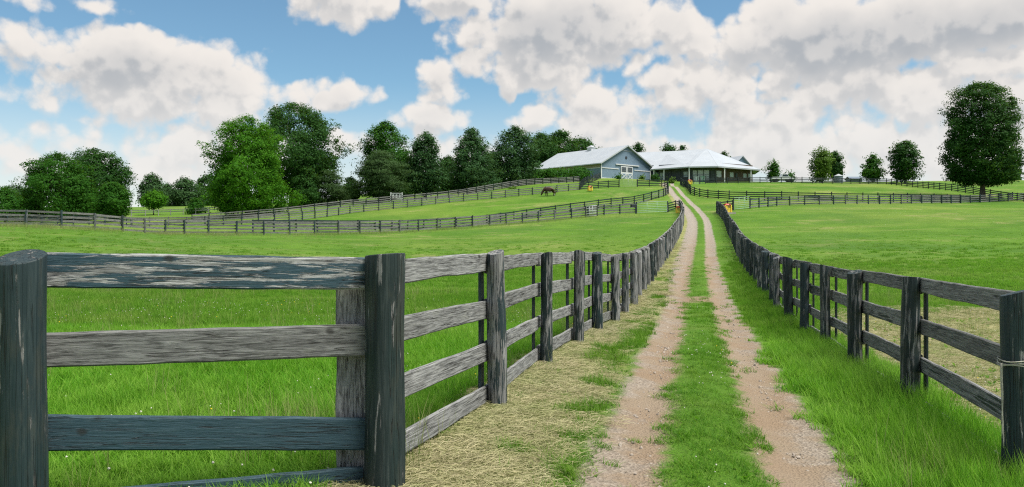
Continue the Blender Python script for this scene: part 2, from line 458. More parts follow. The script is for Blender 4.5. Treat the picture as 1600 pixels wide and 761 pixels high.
def m_leaf(name, dark, light, transl=.3):
    m, n, out = new_mat(name)
    at = n.new('ShaderNodeAttribute'); at.attribute_name = 'tint'
    geo = n.new('ShaderNodeNewGeometry')
    nz = n.noise(geo.outputs['Position'], .35, 3, .6)
    f = n.math('ADD', n.math('MULTIPLY', at.outputs['Fac'], .65), n.math('MULTIPLY', n.math('SUBTRACT', nz, .35), 1.0), clamp=True)
    c = n.mix(f, dark, light)
    b = n.new('ShaderNodeBsdfPrincipled'); n.link(c, b.inputs['Base Color']); b.inputs['Roughness'].default_value = .6
    b.inputs['Specular IOR Level'].default_value = .10
    tr = n.new('ShaderNodeBsdfTranslucent'); n.link(n.mix(.2, c, (.25, .40, .03)), tr.inputs[0])
    ms = n.new('ShaderNodeMixShader'); ms.inputs[0].default_value = transl
    n.link(b.outputs[0], ms.inputs[1]); n.link(tr.outputs[0], ms.inputs[2]); n.link(ms.outputs[0], out.inputs[0])
    return m
def m_wood(name, axis):
    """old painted timber; 'wear' and 'blue' are set on each piece"""
    m, n, out = new_mat(name)
    tc = n.new('ShaderNodeTexCoord'); oi = n.new('ShaderNodeObjectInfo')
    def prop(p):
        a = n.new('ShaderNodeAttribute'); a.attribute_type = 'OBJECT'; a.attribute_name = p; return a.outputs['Fac']
    wear, blue, bright = prop('wear'), prop('blue'), prop('bright')
    sc = (2.4, 1, 1) if axis == 'x' else (1, 1, 1.5)
    pos = n.vmath('MULTIPLY', tc.outputs['Object'], sc)
    cr = n.new('ShaderNodeCombineXYZ')
    for i, k in enumerate((91.3, 47.7, 63.1)): n.link(n.math('MULTIPLY', oi.outputs['Random'], k), cr.inputs[i])
    pos = n.vmath('ADD', pos, cr.outputs[0])
    gs = (4.5, 8, 13) if axis == 'x' else (4.5, 4.5, 2.6)
    ps = (1.25, 2.0, 5.2) if axis == 'x' else (2.0, 2.0, 2.6)
    ks = (3.4, .4, 1.15) if axis == 'x' else (1.1, 1.1, 3.4)
    grain = n.noise(n.vmath('MULTIPLY', pos, gs), 1.0, 8, .68, .6)
    peel = n.noise(n.vmath('MULTIPLY', pos, ps), 1.0, 8, .66, .3)
    patch = n.noise(pos, 1.7 if axis == 'x' else .9, 4, .6)
    pm = n.math('ADD', n.math('MULTIPLY', peel, .85), n.math('MULTIPLY_ADD', grain, .30, n.math('MULTIPLY_ADD', patch, .22, -.06)))
    th = n.math('MULTIPLY_ADD', wear, -.62, .94)
    bare_f = n.smooth(pm, n.math('SUBTRACT', th, .025), n.math('ADD', th, .025))
    lo = n.mix(bright, (.040, .039, .037), (.105, .107, .106)); hi = n.mix(bright, (.185, .185, .177), (.50, .505, .50))
    bare = n.mix(n.smooth(n.math('ADD', n.math('MULTIPLY', grain, .7), n.math('MULTIPLY', n.noise(n.vmath('MULTIPLY', pos, (3, 3, 3) if axis == 'x' else (1.5, 1.5, 3)), 1.0, 6, .65), .3)), .34, .64), lo, hi)
    alg = n.noise(pos, 3.0, 4, .6)
    bare = n.mix(n.math('MULTIPLY', n.smooth(alg, .55, .75), .35), bare, (.10, .115, .06))
    pc = n.mix(blue, (.0120, .0215, .0205), (.034, .072, .094))
    pc = n.mix(n.math('MULTIPLY', n.smooth(grain, .42, .70), .70), pc, n.mix(blue, (.044, .058, .054), (.062, .108, .130)))
    pc = n.mix(n.math('MULTIPLY', n.smooth(patch, .45, .7), .3), pc, n.mix(blue, (.010, .036, .032), (.022, .045, .055)))
    if axis == 'z': pc = n.mix(n.math('MULTIPLY', n.smooth(n.noise(n.vmath('MULTIPLY', pos, (1.1, 1.1, 2.2)), 1.0, 5, .65), .52, .66), .32), pc, (.066, .064, .046))
    c = n.mix(bare_f, pc, bare)
    # knots
    vo = n.new('ShaderNodeTexVoronoi'); n.link(n.vmath('MULTIPLY', n.vmath('ADD', pos, n.vmath('SCALE', n.noise(pos, 9, 3, .6, out='Color'), .05)), ks), vo.inputs['Vector'])
    vo.inputs['Scale'].default_value = 1.0
    sepk = n.new('ShaderNodeSeparateColor'); n.link(vo.outputs['Color'], sepk.inputs[0])
    kn = n.math('MULTIPLY', n.smooth(vo.outputs['Distance'], .17, .06), n.smooth(sepk.outputs[0], .48, .52))
    c = n.mix(n.math('MULTIPLY', kn, .75), c, (.025, .023, .020))
    # long drying cracks
    crk = n.noise(n.vmath('MULTIPLY', pos, (.8, 8, 11) if axis == 'x' else (4.2, 4.2, .5)), 1.0, 3, .5)
    ck = n.smooth(n.math('ABSOLUTE', n.math('SUBTRACT', crk, .5)), .018, .006)
    ck = n.math('MULTIPLY', ck, n.smooth(patch, .40, .55))
    c = n.mix(n.math('MULTIPLY', ck, .75), c, (.015, .014, .012))
    h = n.math('ADD', n.math('MULTIPLY', grain, .6), n.math('ADD', n.math('MULTIPLY', bare_f, -.35), n.math('MULTIPLY', ck, -.8)))
    rough = n.math('MULTIPLY_ADD', bare_f, .25, .58)
    principled(n, out, c, rough, n.bump(h, 1.0, .010), .3)
    return m

MAT = {}
MAT['ground'] = m_ground(); MAT['lane'] = m_lane()
MAT['grass'] = m_grass('grass_blades', (.074, .240, .012), (.128, .345, .022), (.25, .42, .062), .46)
MAT['grass_far'] = m_grass('grass_far', (.090, .230, .018), (.140, .305, .030), (.225, .335, .060), .45, True, .35)
MAT['grass_lane'] = m_grass('lane_grass', (.052, .165, .010), (.090, .230, .016), (.170, .270, .040), .38)
MAT['straw'] = m_grass('dry_straw', (.36, .315, .175), (.52, .465, .29), (.27, .30, .12), .15)
MAT['seed'] = m_grass('grass_seed_heads', (.18, .26, .06), (.30, .34, .12), (.36, .34, .16), .3)
MAT['board'] = m_wood('weathered_board', 'x'); MAT['post'] = m_wood('weathered_post', 'z')
MAT['bark'] = simple_mat('bark', (.085, .07, .055), .9, .4, 2.0, bump=.6)
MAT['leaf_mid'] = m_leaf('leaf_mid', (.016, .075, .007), (.046, .155, .012), .40)
MAT['leaf_dark'] = m_leaf('leaf_dark', (.014, .056, .010), (.036, .110, .016), .36)
MAT['leaf_bright'] = m_leaf('leaf_bright', (.028, .125, .005), (.085, .245, .013), .45)
MAT['leaf_blue'] = m_leaf('leaf_silver', (.018, .066, .018), (.062, .135, .048), .36)
MAT['leaf_light'] = m_leaf('leaf_light', (.050, .120, .012), (.125, .215, .030), .42)
MAT['leaf_far'] = m_leaf('leaf_far', (.022, .060, .020), (.055, .120, .035), .2)
MAT['needle'] = m_leaf('pine_needles', (.020, .052, .014), (.055, .105, .030), .25)
MAT['roof'] = simple_mat('white_metal_roof', (.355, .385, .415), .5, .05, .4, .5)
MAT['blue'] = simple_mat('blue_siding', (.165, .235, .310), .6, .08, 2.0)
MAT['white'] = simple_mat('white_paint', (.62, .63, .64), .5, .05, 2.0)
MAT['tan'] = simple_mat('tan_strip', (.30, .26, .17), .7, .1, 2.0)
MAT['brown'] = simple_mat('brown_wall', (.085, .060, .045), .75, .25, 1.5)
MAT['slate'] = simple_mat('slate_wall', (.075, .085, .095), .75, .2, 1.5)
MAT['glass'] = simple_mat('window_glass', (.05, .065, .085), .08, .1, 1.0, .6)
MAT['pane'] = simple_mat('pale_pane', (.42, .47, .50), .2, .1, 1.0, .6)
MAT['dark'] = simple_mat('dark_metal', (.03, .035, .04), .5, .2, 4.0)
MAT['gate'] = simple_mat('green_gate', (.30, .45, .36), .45, .1, 3.0, .5)
MAT['gate_green'] = simple_mat('deep_green_gate', (.05, .20, .10), .45, .1, 3.0, .5)
MAT['galv'] = simple_mat('galvanised', (.38, .41, .42), .4, .1, 3.0, .5)
MAT['red'] = simple_mat('red_plastic', (.42, .035, .022), .45, .12, 4.0, .5)
MAT['yellow'] = simple_mat('yellow_plastic', (.85, .62, .07), .45, .1, 4.0, .5)
MAT['concrete'] = simple_mat('concrete', (.33, .31, .28), .9, .15, 3.0, bump=.3)
MAT['horse'] = simple_mat('horse_coat', (.050, .022, .013), .5, .3, 3.0, .4)
MAT['horse_dark'] = simple_mat('horse_mane', (.012, .009, .008), .6, .3, 6.0)
MAT['twine'] = simple_mat('twine', (.42, .40, .33), .9, .2, 30.0)
MAT['nail'] = simple_mat('nail', (.45, .45, .44), .4, .1, 9.0, .5, .6)
MAT['clover'] = simple_mat('clover_white', (.50, .49, .42), .8, .1, 9.0)
MAT['dandelion'] = simple_mat('dandelion', (.75, .55, .03), .8, .1, 9.0)
MAT['stone'] = simple_mat('lane_stone', (.36, .31, .26), .9, .35, 6.0, bump=.3)
MAT['tank'] = simple_mat('grey_tank', (.16, .20, .245), .5, .1, 2.0)
MAT['tyre'] = simple_mat('tyre', (.02, .02, .02), .8, .2, 8.0)
MAT['truck'] = simple_mat('white_truck', (.72, .74, .76), .3, .03, 2.0, .5)

# ------------------------------------------------------------------ ground
def axis(lo, hi, fine_lo, fine_hi, step, growth):
    a = list(np.arange(fine_lo, fine_hi + 1e-6, step))
    s = step; x = a[-1]
    while x < hi: s = min(s * growth, 120); x += s; a.append(x)
    s = step; x = a[0]
    while x > lo: s = min(s * growth, 120); x -= s; a.insert(0, x)
    return np.array(a)
HAYZ = lambda x, y: np.clip(1.3 - np.abs((lane_lat(x, y) - 7.2) / 5.0) ** 2, 0, 1) * np.clip((y - 4) / 4, 0, 1) * np.clip((25 - y) / 7, 0, 1)
def build_ground():
    xs = axis(-2500, 2500, -10, 16, .4, 1.045); ys = axis(-2500, 2500, 2, 30, .4, 1.03)
    X, Y = np.meshgrid(xs, ys); Z = T(X, Y)
    lat = lane_lat(X, Y); on = (Y > -35) & (Y < 176)
    Z = Z - .07 * np.clip((2.0 - np.abs(lat)) / .5, 0, 1) * on
    nx, ny = len(xs), len(ys)
    i = (np.arange(ny - 1)[:, None] * nx + np.arange(nx - 1)[None]).ravel()
    f = np.stack([i, i + 1, i + nx + 1, i + nx], -1)
    v = np.stack([X.ravel(), Y.ravel(), Z.ravel()], -1)
    m = fast_mesh('ground', v, f, MAT['ground'], True)
    a = m.attributes.new('hay', 'FLOAT', 'POINT'); a.data.foreach_set('value', HAYZ(X, Y).ravel().astype(np.float32))
    tag(link('ground', m), 'green rolling pasture ground rising to the barn', kind='structure')
    # the lane between the fences: two worn wheel tracks with a grassy middle
    t = np.concatenate([np.arange(-30, 40, .25), np.arange(40, 176.5, .75)])
    la = np.linspace(-2.0, 2.0, 33)
    cx = lane_x(t); sl = (lane_x(t + 1) - lane_x(t - 1)) / 2; q = 1 / np.sqrt(1 + sl * sl)
    X = cx[:, None] + la[None] * q[:, None]; Y = t[:, None] - la[None] * (sl * q)[:, None]
    Z = T(X, Y) + .012
    rut = np.exp(-((np.abs(la) - .64) / .22) ** 2)
    Z = Z - .035 * rut[None] + .03 * np.exp(-(la / .3) ** 2)[None] + .018 * (fb(X * 2.5, Y * 2.5) - .5)
    Z[:, 0] -= .05; Z[:, -1] -= .05
    ny, nx = X.shape
    i = (np.arange(ny - 1)[:, None] * nx + np.arange(nx - 1)[None]).ravel()
    f = np.stack([i, i + 1, i + nx + 1, i + nx], -1)
    m = fast_mesh('dirt_lane', np.stack([X.ravel(), Y.ravel(), Z.ravel()], -1), f, MAT['lane'], True)
    m.attributes.new('lat', 'FLOAT', 'POINT').data.foreach_set('value', np.broadcast_to(la[None], X.shape).ravel().astype(np.float32))
    m.attributes.new('along', 'FLOAT', 'POINT').data.foreach_set('value', np.broadcast_to(t[:, None], X.shape).ravel().astype(np.float32))
    tag(link('dirt_lane', m), 'two-track dirt and gravel lane with a grassy middle', kind='structure')
build_ground()

# ------------------------------------------------------------------ fences
def board_mesh(seed, nseg=12, wav=.035):
    """board of length 1 along x, thickness 1 (y), height 1 (z), with an uneven sawn edge"""
    r = np.random.default_rng(seed); v = []; f = []
    top = np.convolve(r.normal(0, 1, nseg + 5), np.ones(3) / 3, 'valid')[:nseg + 1] * wav
    bot = np.convolve(r.normal(0, 1, nseg + 5), np.ones(3) / 3, 'valid')[:nseg + 1] * wav
    bow = r.normal(0, .15)
    for i in range(nseg + 1):
        x = i / nseg - .5; y0 = bow * (1 - (2 * x) ** 2)
        zt = .5 + top[i]; zb = -.5 + bot[i]; c = .05
        prof = [(-.5, zb + c), (-.5 + .18, zb), (.5 - .18, zb), (.5, zb + c), (.5, zt - c), (.5 - .18, zt), (-.5 + .18, zt), (-.5, zt - c)]
        v += [(x, y + y0, z) for y, z in prof]
    for i in range(nseg):
        for k in range(8): f.append((i * 8 + k, (i + 1) * 8 + k, (i + 1) * 8 + (k + 1) % 8, i * 8 + (k + 1) % 8))
    f.append(tuple(range(8))); f.append(tuple(range(nseg * 8, nseg * 8 + 8))[::-1])
    return mk_mesh('rail', v, f, MAT['board'])
def flat_board_mesh():
    return mk_mesh('rail', [(x, y, z) for x in (-.5, .5) for y in (-.5, .5) for z in (-.5, .5)],
                   [(0, 1, 3, 2), (4, 6, 7, 5), (0, 4, 5, 1), (2, 3, 7, 6), (0, 2, 6, 4), (1, 5, 7, 3)], MAT['board'])
def post_mesh(seed, ns=14, nr=9, rough=.07, slant=.05, square=0.0):
    """post of radius 1 and height 1"""
    r = np.random.default_rng(seed); v = []; f = []
    ph = r.random(6) * 6.28; tx, ty = r.normal(0, slant, 2)
    for j in range(nr):
        t = j / (nr - 1)
        for k in range(ns):
            a = 2 * math.pi * k / ns
            rr = 1 + rough * (math.sin(2 * a + ph[0] + t * 2) * .6 + math.sin(3 * a + ph[1] - t * 4) * .5 + math.sin(5 * a + ph[2] + t * 9) * .35) + rough * .5 * math.sin(7 * t + ph[3]) - .06 * t
            if square: rr *= 1 + square * (1 / max(abs(math.cos(a)), abs(math.sin(a))) - 1)
            z = t
            if j == nr - 1: z += (tx * math.cos(a) + ty * math.sin(a)) * .25; 
            v.append((rr * math.cos(a), rr * math.sin(a), z))
    for j in range(nr - 1):
        for k in range(ns): f.append((j * ns + k, j * ns + (k + 1) % ns, (j + 1) * ns + (k + 1) % ns, (j + 1) * ns + k))
    o = (nr - 1) * ns; b = len(v)
    for k in range(ns):   # bevelled rim
        x, y, z = v[o + k]; v.append((x * .955, y * .955, z + .004))
    for k in range(ns): f.append((o + k, o + (k + 1) % ns, b + (k + 1) % ns, b + k))
    f.append(tuple(range(b, b + ns)))
    m = mk_mesh('post', v, f, MAT['post'])
    m.polygons.foreach_set('use_smooth', [len(p.vertices) == 4 for p in m.polygons])
    return m
BOARDS = [board_mesh(100 + i) for i in range(7)]
POSTS = [post_mesh(200 + i) for i in range(7)]
FLAT_BOARD = flat_board_mesh()
FAR_POSTS = [post_mesh(300 + i, 8, 3, .05, .03) for i in range(3)]

def wood(o, wear, blue=.0, bright=.5):
    o['wear'] = float(wear); o['blue'] = float(blue); o['bright'] = float(bright); return o
def put_board(parent, a, b, h, th, mesh, name='rail', wear=.5, blue=0., bright=.5, up=None):
    a = Vector(a); b = Vector(b); x = (b - a).normalized(); z = Vector(up or (0, 0, 1)); y = z.cross(x).normalized(); z = x.cross(y)
    M = Matrix((x * (b - a).length, y * th, z * h)).transposed().to_4x4(); M.translation = (a + b) / 2
    return wood(link(name, mesh, parent, M), wear, blue, bright)
def put_post(parent, x, y, z0, z1, r, mesh, rz=0., tilt=(0, 0), wear=.4, blue=0., bright=.5):
    M = Matrix.Translation((x, y, z0)) @ Euler((tilt[0], tilt[1], rz)).to_matrix().to_4x4() @ Matrix.Diagonal((r, r, z1 - z0, 1))
    return wood(link('post', mesh, parent, M), wear, blue, bright)

def resample(pts, s):
    p = np.array(pts, float); seg = np.hypot(*np.diff(p, axis=0).T); c = np.r_[0, np.cumsum(seg)]
    n = max(1, round(c[-1] / s)); t = np.linspace(0, c[-1], n + 1)
    return list(zip(np.interp(t, c, p[:, 0]), np.interp(t, c, p[:, 1])))

def fence(label, pts, H=1.32, rails=(1.20, .87, .54, .22), rh=.155, side=1, near=False, wear=(.3, .8), pwear=(.1, .5), blue=(0, .1), bright=(.3, .7), pr=.085, brace=False, group='board fences around the paddocks', ends=True, first=True, rail_top_dark=False):
    z0 = Tz(*pts[0])
    root = empty('board_fence', (pts[0][0], pts[0][1], z0), label, 'fence', group)
    zz = T(np.array([p[0] for p in pts]), np.array([p[1] for p in pts]))
    U = random.uniform
    for i, (x, y) in enumerate(pts):
        if i == 0 and not first: continue
        m = random.choice(POSTS if near else FAR_POSTS)
        put_post(root, x, y, zz[i] - .25, zz[i] + H + U(-.04, .05), pr * U(.88, 1.14), m, U(0, 6.28), (U(-.02, .02), U(-.02, .02)), U(*pwear), U(*blue), U(*bright))
    th = .04 if near else .035
    for i in range(len(pts) - 1):
        a = Vector((*pts[i], zz[i])); b = Vector((*pts[i + 1], zz[i + 1])); d = (b - a).normalized()
        nrm = Vector((-d.y, d.x, 0)).normalized() * side * (pr + th / 2 + .004)
        for k, rz in enumerate(rails):
            ja, jb = U(-.025, .025), U(-.025, .025)
            m = random.choice(BOARDS) if near else FLAT_BOARD
            w = U(*wear)
            if rail_top_dark and k == 0: w = 0.02
            put_board(root, a + nrm + Vector((0, 0, rz + ja)), b + nrm + Vector((0, 0, rz + jb)), rh * U(.92, 1.08), th, m, 'rail', w, U(*blue), U(*bright))
        if brace:
            n2 = nrm * ((pr + th * 1.5 + .012) / (pr + th / 2 + .004))
            c = b - d * U(.0, .035)
            put_board(root, c + n2 + Vector((0, 0, .05)), c + n2 + Vector((0, 0, rails[0] + rh * .4)), .12, .028, random.choice(BOARDS), 'batten', U(.05, .35), U(*blue), U(*bright), up=tuple(-d))
    return root

def offset_path(y0, y1, off0, off1, s):
    ys = np.linspace(y0, y1, 400); o = np.linspace(off0, off1, 400)
    sl = (lane_x(ys + 1) - lane_x(ys - 1)) / 2; q = 1 / np.sqrt(1 + sl * sl)
    return resample(list(zip(lane_x(ys) + o * q, ys - o * sl * q)), s)

LANE_RAILS = (1.44, 1.00, .575, .15)
# --- front corner panel beside the camera
def front_panel():
    x0, y0, _ = P(33, 400, 4.62); x1, y1, _ = P(600, 400, 5.30)
    root = empty('board_fence', (x0, y0, Tz(x0, y0)), 'weathered corner fence panel with blue-grey painted rails at left front', 'fence', 'board fences along the lane')
    m = post_mesh(901, 22, 12, .035, .0)
    for v in m.vertices:             # the top is sawn at a slight slant
        if v.co.z > .95: v.co.z += .026 * v.co.y
    put_post(root, x0, y0, -.25, P(33, 403, 4.62)[2], .137, m, .0, (0, 0), .36, .20, .12)
    m = post_mesh(905, 22, 14, .05, .02, .35)
    put_post(root, x1, y1, -.25, P(600, 398, 5.3)[2] - .005, .128, m, .75, (.0, .006), .34, .06, .25)
    spec = [(421.5, 427.5, .215, .50, 1.0, .95), (548, 531, .212, 1.1, .6, .26), (676, 678, .215, .06, 1.0, .6), (803, 754, .215, .2, .9, .6)]
    u0, u1 = 42, 573
    for i, (va, vb, h, w, bl, br) in enumerate(spec):
        a = Vector(P(u0, va, 4.80)); b = Vector(P(u1 - (6 if i == 3 else 0), vb, 5.36))
        r = put_board(root, a, b, h, .045, board_mesh(930 + i, 26, .014), 'rail', w, bl, br)
        mb = MB()
        for k in range(4):
            t = .972 + .016 * (k % 2); z = (-.3 + .2 * k) * h
            c = a.lerp(b, t) + Vector((0, 0, z)); n = (b - a).cross(Vector((0, 0, 1))).normalized()
            mb.tube([c + n * .018, c + n * .029], .008, 8)
        mb.build('nail', MAT['nail'], r)
    a = P(549, 725 + 25, 5.44); b = P(549, 446, 5.44)
    n = Vector((1, 0, 0))
    put_board(root, Vector((a[0], a[1], a[2])), Vector((a[0], a[1], b[2])), .205, .03, board_mesh(950, 16, .02), 'batten', 1.3, .0, .62, up=(-.95, -.3, 0))
    return root
front_panel()

# --- left fence of the lane
_l = [XY(600, 5.30), XY(778, 7.95), XY(853, 10.9), XY(903, 13.2), XY(934, 15.5), XY(962, 17.9), XY(977, 20.1), XY(991, 22.5)]
_l2 = offset_path(22.5, 109, -1.9, -1.75, 2.44)
LEFT = _l + _l2[1:]
fence('long grey board fence running up the left side of the lane', LEFT, 1.50, LANE_RAILS, .175, 1, True, (.78, 1.15), (.40, .70), (.0, .3), (.30, .62), .098, True, 'board fences along the lane', first=False)
# --- right fence of the lane
_r = [XY(1590, 5.9), XY(1420, 9.2), XY(1335, 12.1), XY(1290, 14.7), XY(1257, 17.1), XY(1233, 19.6), XY(1213, 22.0)]
_r2 = offset_path(22.0, 99, 2.07, 2.5, 2.44)
RIGHT = _r + _r2[1:]
fence('long dark board fence running up the right side of the lane', RIGHT, 1.53, (1.43, .98, .52, .08), .18, -1, True, (.50, .85), (.30, .60), (.0, .30), (.15, .45), .105, True, 'board fences along the lane')

def fpath(pts, s): return resample([XY(u, d) for u, d in pts], s)
far = dict(group='board fences around the paddocks')
fence('grey four-rail fence closing the near left paddock, left of the green gate', fpath([(-70, 61), (0, 61.5), (127, 63), (176, 65), (222, 68), (300, 74), (420, 76), (535, 80), (645, 86), (750, 92), (850, 98), (960, 103), (993, 104.5)], 2.5), 1.32, wear=(.5, 1.0), pwear=(.1, .6), bright=(.1, .4), blue=(.1, .5), **far)
fence('short dark fence stub between green gate and the left lane fence', [XY(1044, 108), XY(1056, 110.5), LEFT[-1]], 1.35, wear=(.05, .3), pwear=(0, .2), **far)
fence('second parallel fence with dark top rail behind the near paddock fence', fpath([(395, 86), (410, 87), (560, 94), (655, 101), (750, 107), (833, 114), (942, 120), (1000, 125), (1035, 131), (1044, 137)], 2.55), 1.32, wear=(.35, .9), pwear=(0, .15), bright=(.1, .35), blue=(0, .3), rail_top_dark=True, **far)
fence('grey fence along the upper edge of the middle paddock behind the horse', fpath([(205, 112), (300, 113), (380, 114), (441, 118), (500, 124), (552, 130), (700, 137), (850, 142), (906, 146)], 2.5), 1.3, wear=(.6, 1.1), pwear=(.1, .6), bright=(.1, .4), blue=(.1, .4), **far)
fence('upper fence below the tree row, dark towards the barn', fpath([(300, 124), (380, 127), (434, 130), (480, 134), (540, 139), (700, 152), (817, 168), (891, 178), (906, 181)], 2.5), 1.3, wear=(.5, 1.0), pwear=(.0, .4), bright=(.15, .4), **far)
fence('pale two-rail fence in the far left meadow', fpath([(120, 168), (240, 168), (345, 165)], 2.8), 1.3, rails=(1.2, .8), wear=(1.0, 1.3), pwear=(.8, 1.2), bright=(.6, .9), blue=(.3, .5), **far)
fence('grey fence under the wide dark trees at far left', fpath([(-70, 116), (60, 117), (190, 116), (206, 112.5)], 2.5), 1.3, wear=(.4, .9), pwear=(.0, .3), bright=(.1, .35), blue=(.2, .5), **far)
fence('dark fence left of the wire gate below the blue barn', fpath([(906, 146), (926, 148), (947, 149.5), (967, 150.5)], 2.5), 1.35, wear=(.05, .4), pwear=(0, .2), **far)
fence('dark fence right of the wire gate ending at the lane', fpath([(996, 151), (1012, 151.5), (1036, 152), (1043, 147), (1044, 138)], 2.5), 1.35, wear=(.0, .3), pwear=(0, .1), **far)
fence('dark fence climbing to the near corner of the blue barn', fpath([(906, 146.5), (912, 158), (920, 172), (938, 193)], 2.5), 1.4, wear=(.2, .6), pwear=(0, .2), **far)
fence('short dark fence curving round the right lane corner behind the yellow waterer', [RIGHT[-1], XY(1125, 101.5), XY(1137, 103.0), XY(1145, 103.6)], 1.35, wear=(.1, .4), pwear=(.0, .2), **far)
fence('grey-green four-rail fence closing the right paddock, right of the gate', fpath([(1172, 106), (1195, 109), (1218, 112), (1244, 113), (1300, 115), (1400, 122), (1500, 130), (1600, 138), (1680, 143)], 2.55), 1.35, wear=(.4, .9), pwear=(.1, .5), bright=(.2, .5), blue=(.3, .7), **far)
fence('black fence with four rails across the slope right of the lane top', fpath([(1079, 139), (1088, 135), (1100, 132), (1140, 126), (1200, 124), (1300, 125), (1400, 127), (1500, 131)], 2.75), 1.45, wear=(.0, .25), pwear=(0, .1), bright=(.2, .4), **far)
fence('black fence edging the lane below the barn porch', fpath([(1063, 168), (1070, 155), (1079, 139)], 2.4), 1.4, wear=(.0, .15), pwear=(0, .1), **far)
fence('brown-black fence in front of the porch and along the hilltop', fpath([(1102, 176), (1150, 177), (1200, 178), (1300, 181), (1385, 186)], 2.5), 1.4, wear=(.1, .5), pwear=(0, .2), bright=(.1, .3), **far)
fence('dark fence slanting down past the big maple at far right', fpath([(1385, 186), (1430, 172), (1500, 152), (1545, 143), (1600, 135), (1640, 130)], 2.5), 1.4, wear=(.1, .5), pwear=(0, .2), bright=(.1, .35), **far)

# ------------------------------------------------------------------ gates and small farm things
def gate(label, a, b, H, mat, n=6, lift=.15, stays=(.33, .66), r=.028, name='farm_gate', group='metal farm gates', leaf=None):
    (xa, ya), (xb, yb) = XY(*a), XY(*b)
    A = Vector((xa, ya, Tz(xa, ya) + lift)); B = Vector((xb, yb, Tz(xb, yb) + lift)); up = Vector((0, 0, H))
    A2 = A.lerp(B, .015); B2 = A.lerp(B, .985)
    root = empty(name, tuple(A - Vector((0, 0, lift))), label, 'gate', group)
    MB().tube([A2, A2 + up, B2 + up, B2, A2], r * 1.15, 8).build('frame', mat, root, True)
    for k in range(1, n):
        z = Vector((0, 0, H * k / n)); MB().tube([A2 + z, B2 + z], r * .8, 6).build('bar', mat, root, True)
    for t in stays:
        c = A2.lerp(B2, t); MB().tube([c, c + up], r * .8, 6).build('stay', mat, root, True)
    for c in (A, B):
        MB().beam(c - Vector((0, 0, lift + .2)), c + up + Vector((0, 0, .05)), .13, .13, (1, 0, 0)).build('gate_post', MAT['dark'], root)
    return root
gate('pale green tubular gate in the near paddock fence beside the lane', (994.5, 104.6), (1043, 107.9), 1.35, MAT['gate'])
gate('pale green tubular gate at right beside the yellow waterer', (1146, 103.7), (1171.5, 105.9), 1.45, MAT['gate'])
gate('pale green tubular gate before the porch beside a red waterer', (1083, 171), (1093, 172), 1.4, MAT['gate'], stays=(.5,))
gate('deep green tubular gate standing in front of the dark porch', (1093.6, 172), (1102, 174), 1.5, MAT['gate_green'], stays=(.5,))
gate('thin wire double gate in the fence below the blue barn', (967.5, 150.6), (995.5, 151), 1.35, MAT['galv'], 9, .1, (.25, .49, .51, .75), .012)
gate('grey slatted panel hung on the paddock fence', (915, 100.6), (933, 101.2), 1.25, MAT['galv'], 4, .1, (.3, .6), .05, 'hurdle_panel')

def waterer(label, u, d, rz, s=1.0, pad=True):
    x, y = XY(u, d); z = Tz(x, y)
    root = empty('livestock_waterer', (x, y, z), label, 'waterer', 'yellow livestock waterers with red lids')
    R = Matrix.Translation((x, y, z)) @ Matrix.Rotation(rz, 4, 'Z') @ Matrix.Diagonal((s, s, s, 1))
    if pad: MB().box((0, 0, .02), (1.5, 1.2, .28), R).build('concrete_pad', MAT['concrete'], root)
    def loft(zs, hw, hd, mat, name):
        v = []; f = []; c = .3
        for zz, w, dd in zip(zs, hw, hd):
            v += [R @ Vector((sx * w * (1 if k == 0 else 1 - c), sy * dd * (1 - c if k == 0 else 1), zz)) for sx, sy, ks in ((1, -1, (1, 0)), (1, 1, (0, 1)), (-1, 1, (1, 0)), (-1, -1, (0, 1))) for k in ks[::-1]]
        for i in range(len(zs) - 1):
            for k in range(8): f.append((i * 8 + k, i * 8 + (k + 1) % 8, (i + 1) * 8 + (k + 1) % 8, (i + 1) * 8 + k))
        f.append(tuple(range(8))[::-1]); f.append(tuple(range(len(v) - 8, len(v))))
        return mk_mesh(name, v, f, mat)
    link('body', loft((.12, .18, .86, .92), (.42, .46, .44, .41), (.36, .40, .38, .35), MAT['yellow'], 'body'), root)
    link('lid', loft((.923, .96, 1.10, 1.14), (.38, .39, .28, .20), (.32, .33, .22, .14), MAT['red'], 'lid'), root)
    MB().box((0, -.39, .74), (.30, .06, .12), R).build('drinking_opening', MAT['dark'], root)
    return root
waterer('yellow waterer with red lid on a concrete pad at the right lane corner', 1136, 97, .25, 1.1)
waterer('yellow and red waterer beside the left lane fence below the green gate', 1061, 100, -.5, .85, False)
waterer('yellow and red waterer in the middle paddock below the blue barn', 922, 143, .2, .9, False)
waterer('yellow and red waterer by the porch fence at the lane top', 1077.5, 166, .2, 1.0, False)

def trough():
    a = Vector((*XY(984, 103.4), 0)); b = Vector((*XY(993, 103.8), 0)); z = Tz(a.x, a.y) + 1.05
    root = empty('feed_trough', (a.x, a.y, Tz(a.x, a.y)), 'dark blue feed trough hung on the fence beside the green gate', 'trough')
    c = (a + b) / 2; c.z = z; ang = math.atan2(b.y - a.y, b.x - a.x); M = Matrix.Translation(c) @ Matrix.Rotation(ang, 4, 'Z')
    mb = MB(); mb.box((0, -.2, -.15), (.75, .34, .03), M)
    for sy in (-.37, -.03): mb.box((0, sy, 0), (.75, .03, .33), M)
    for sx in (-.36, .36): mb.box((sx, -.2, 0), (.03, .31, .32), M)
    mb.build('tub', MAT['blue_dark'] if 'blue_dark' in MAT else MAT['dark'], root)
    MB().box((0, -.2, .18), (.79, .42, .03), M).build('rim', MAT['tank'], root)
trough()

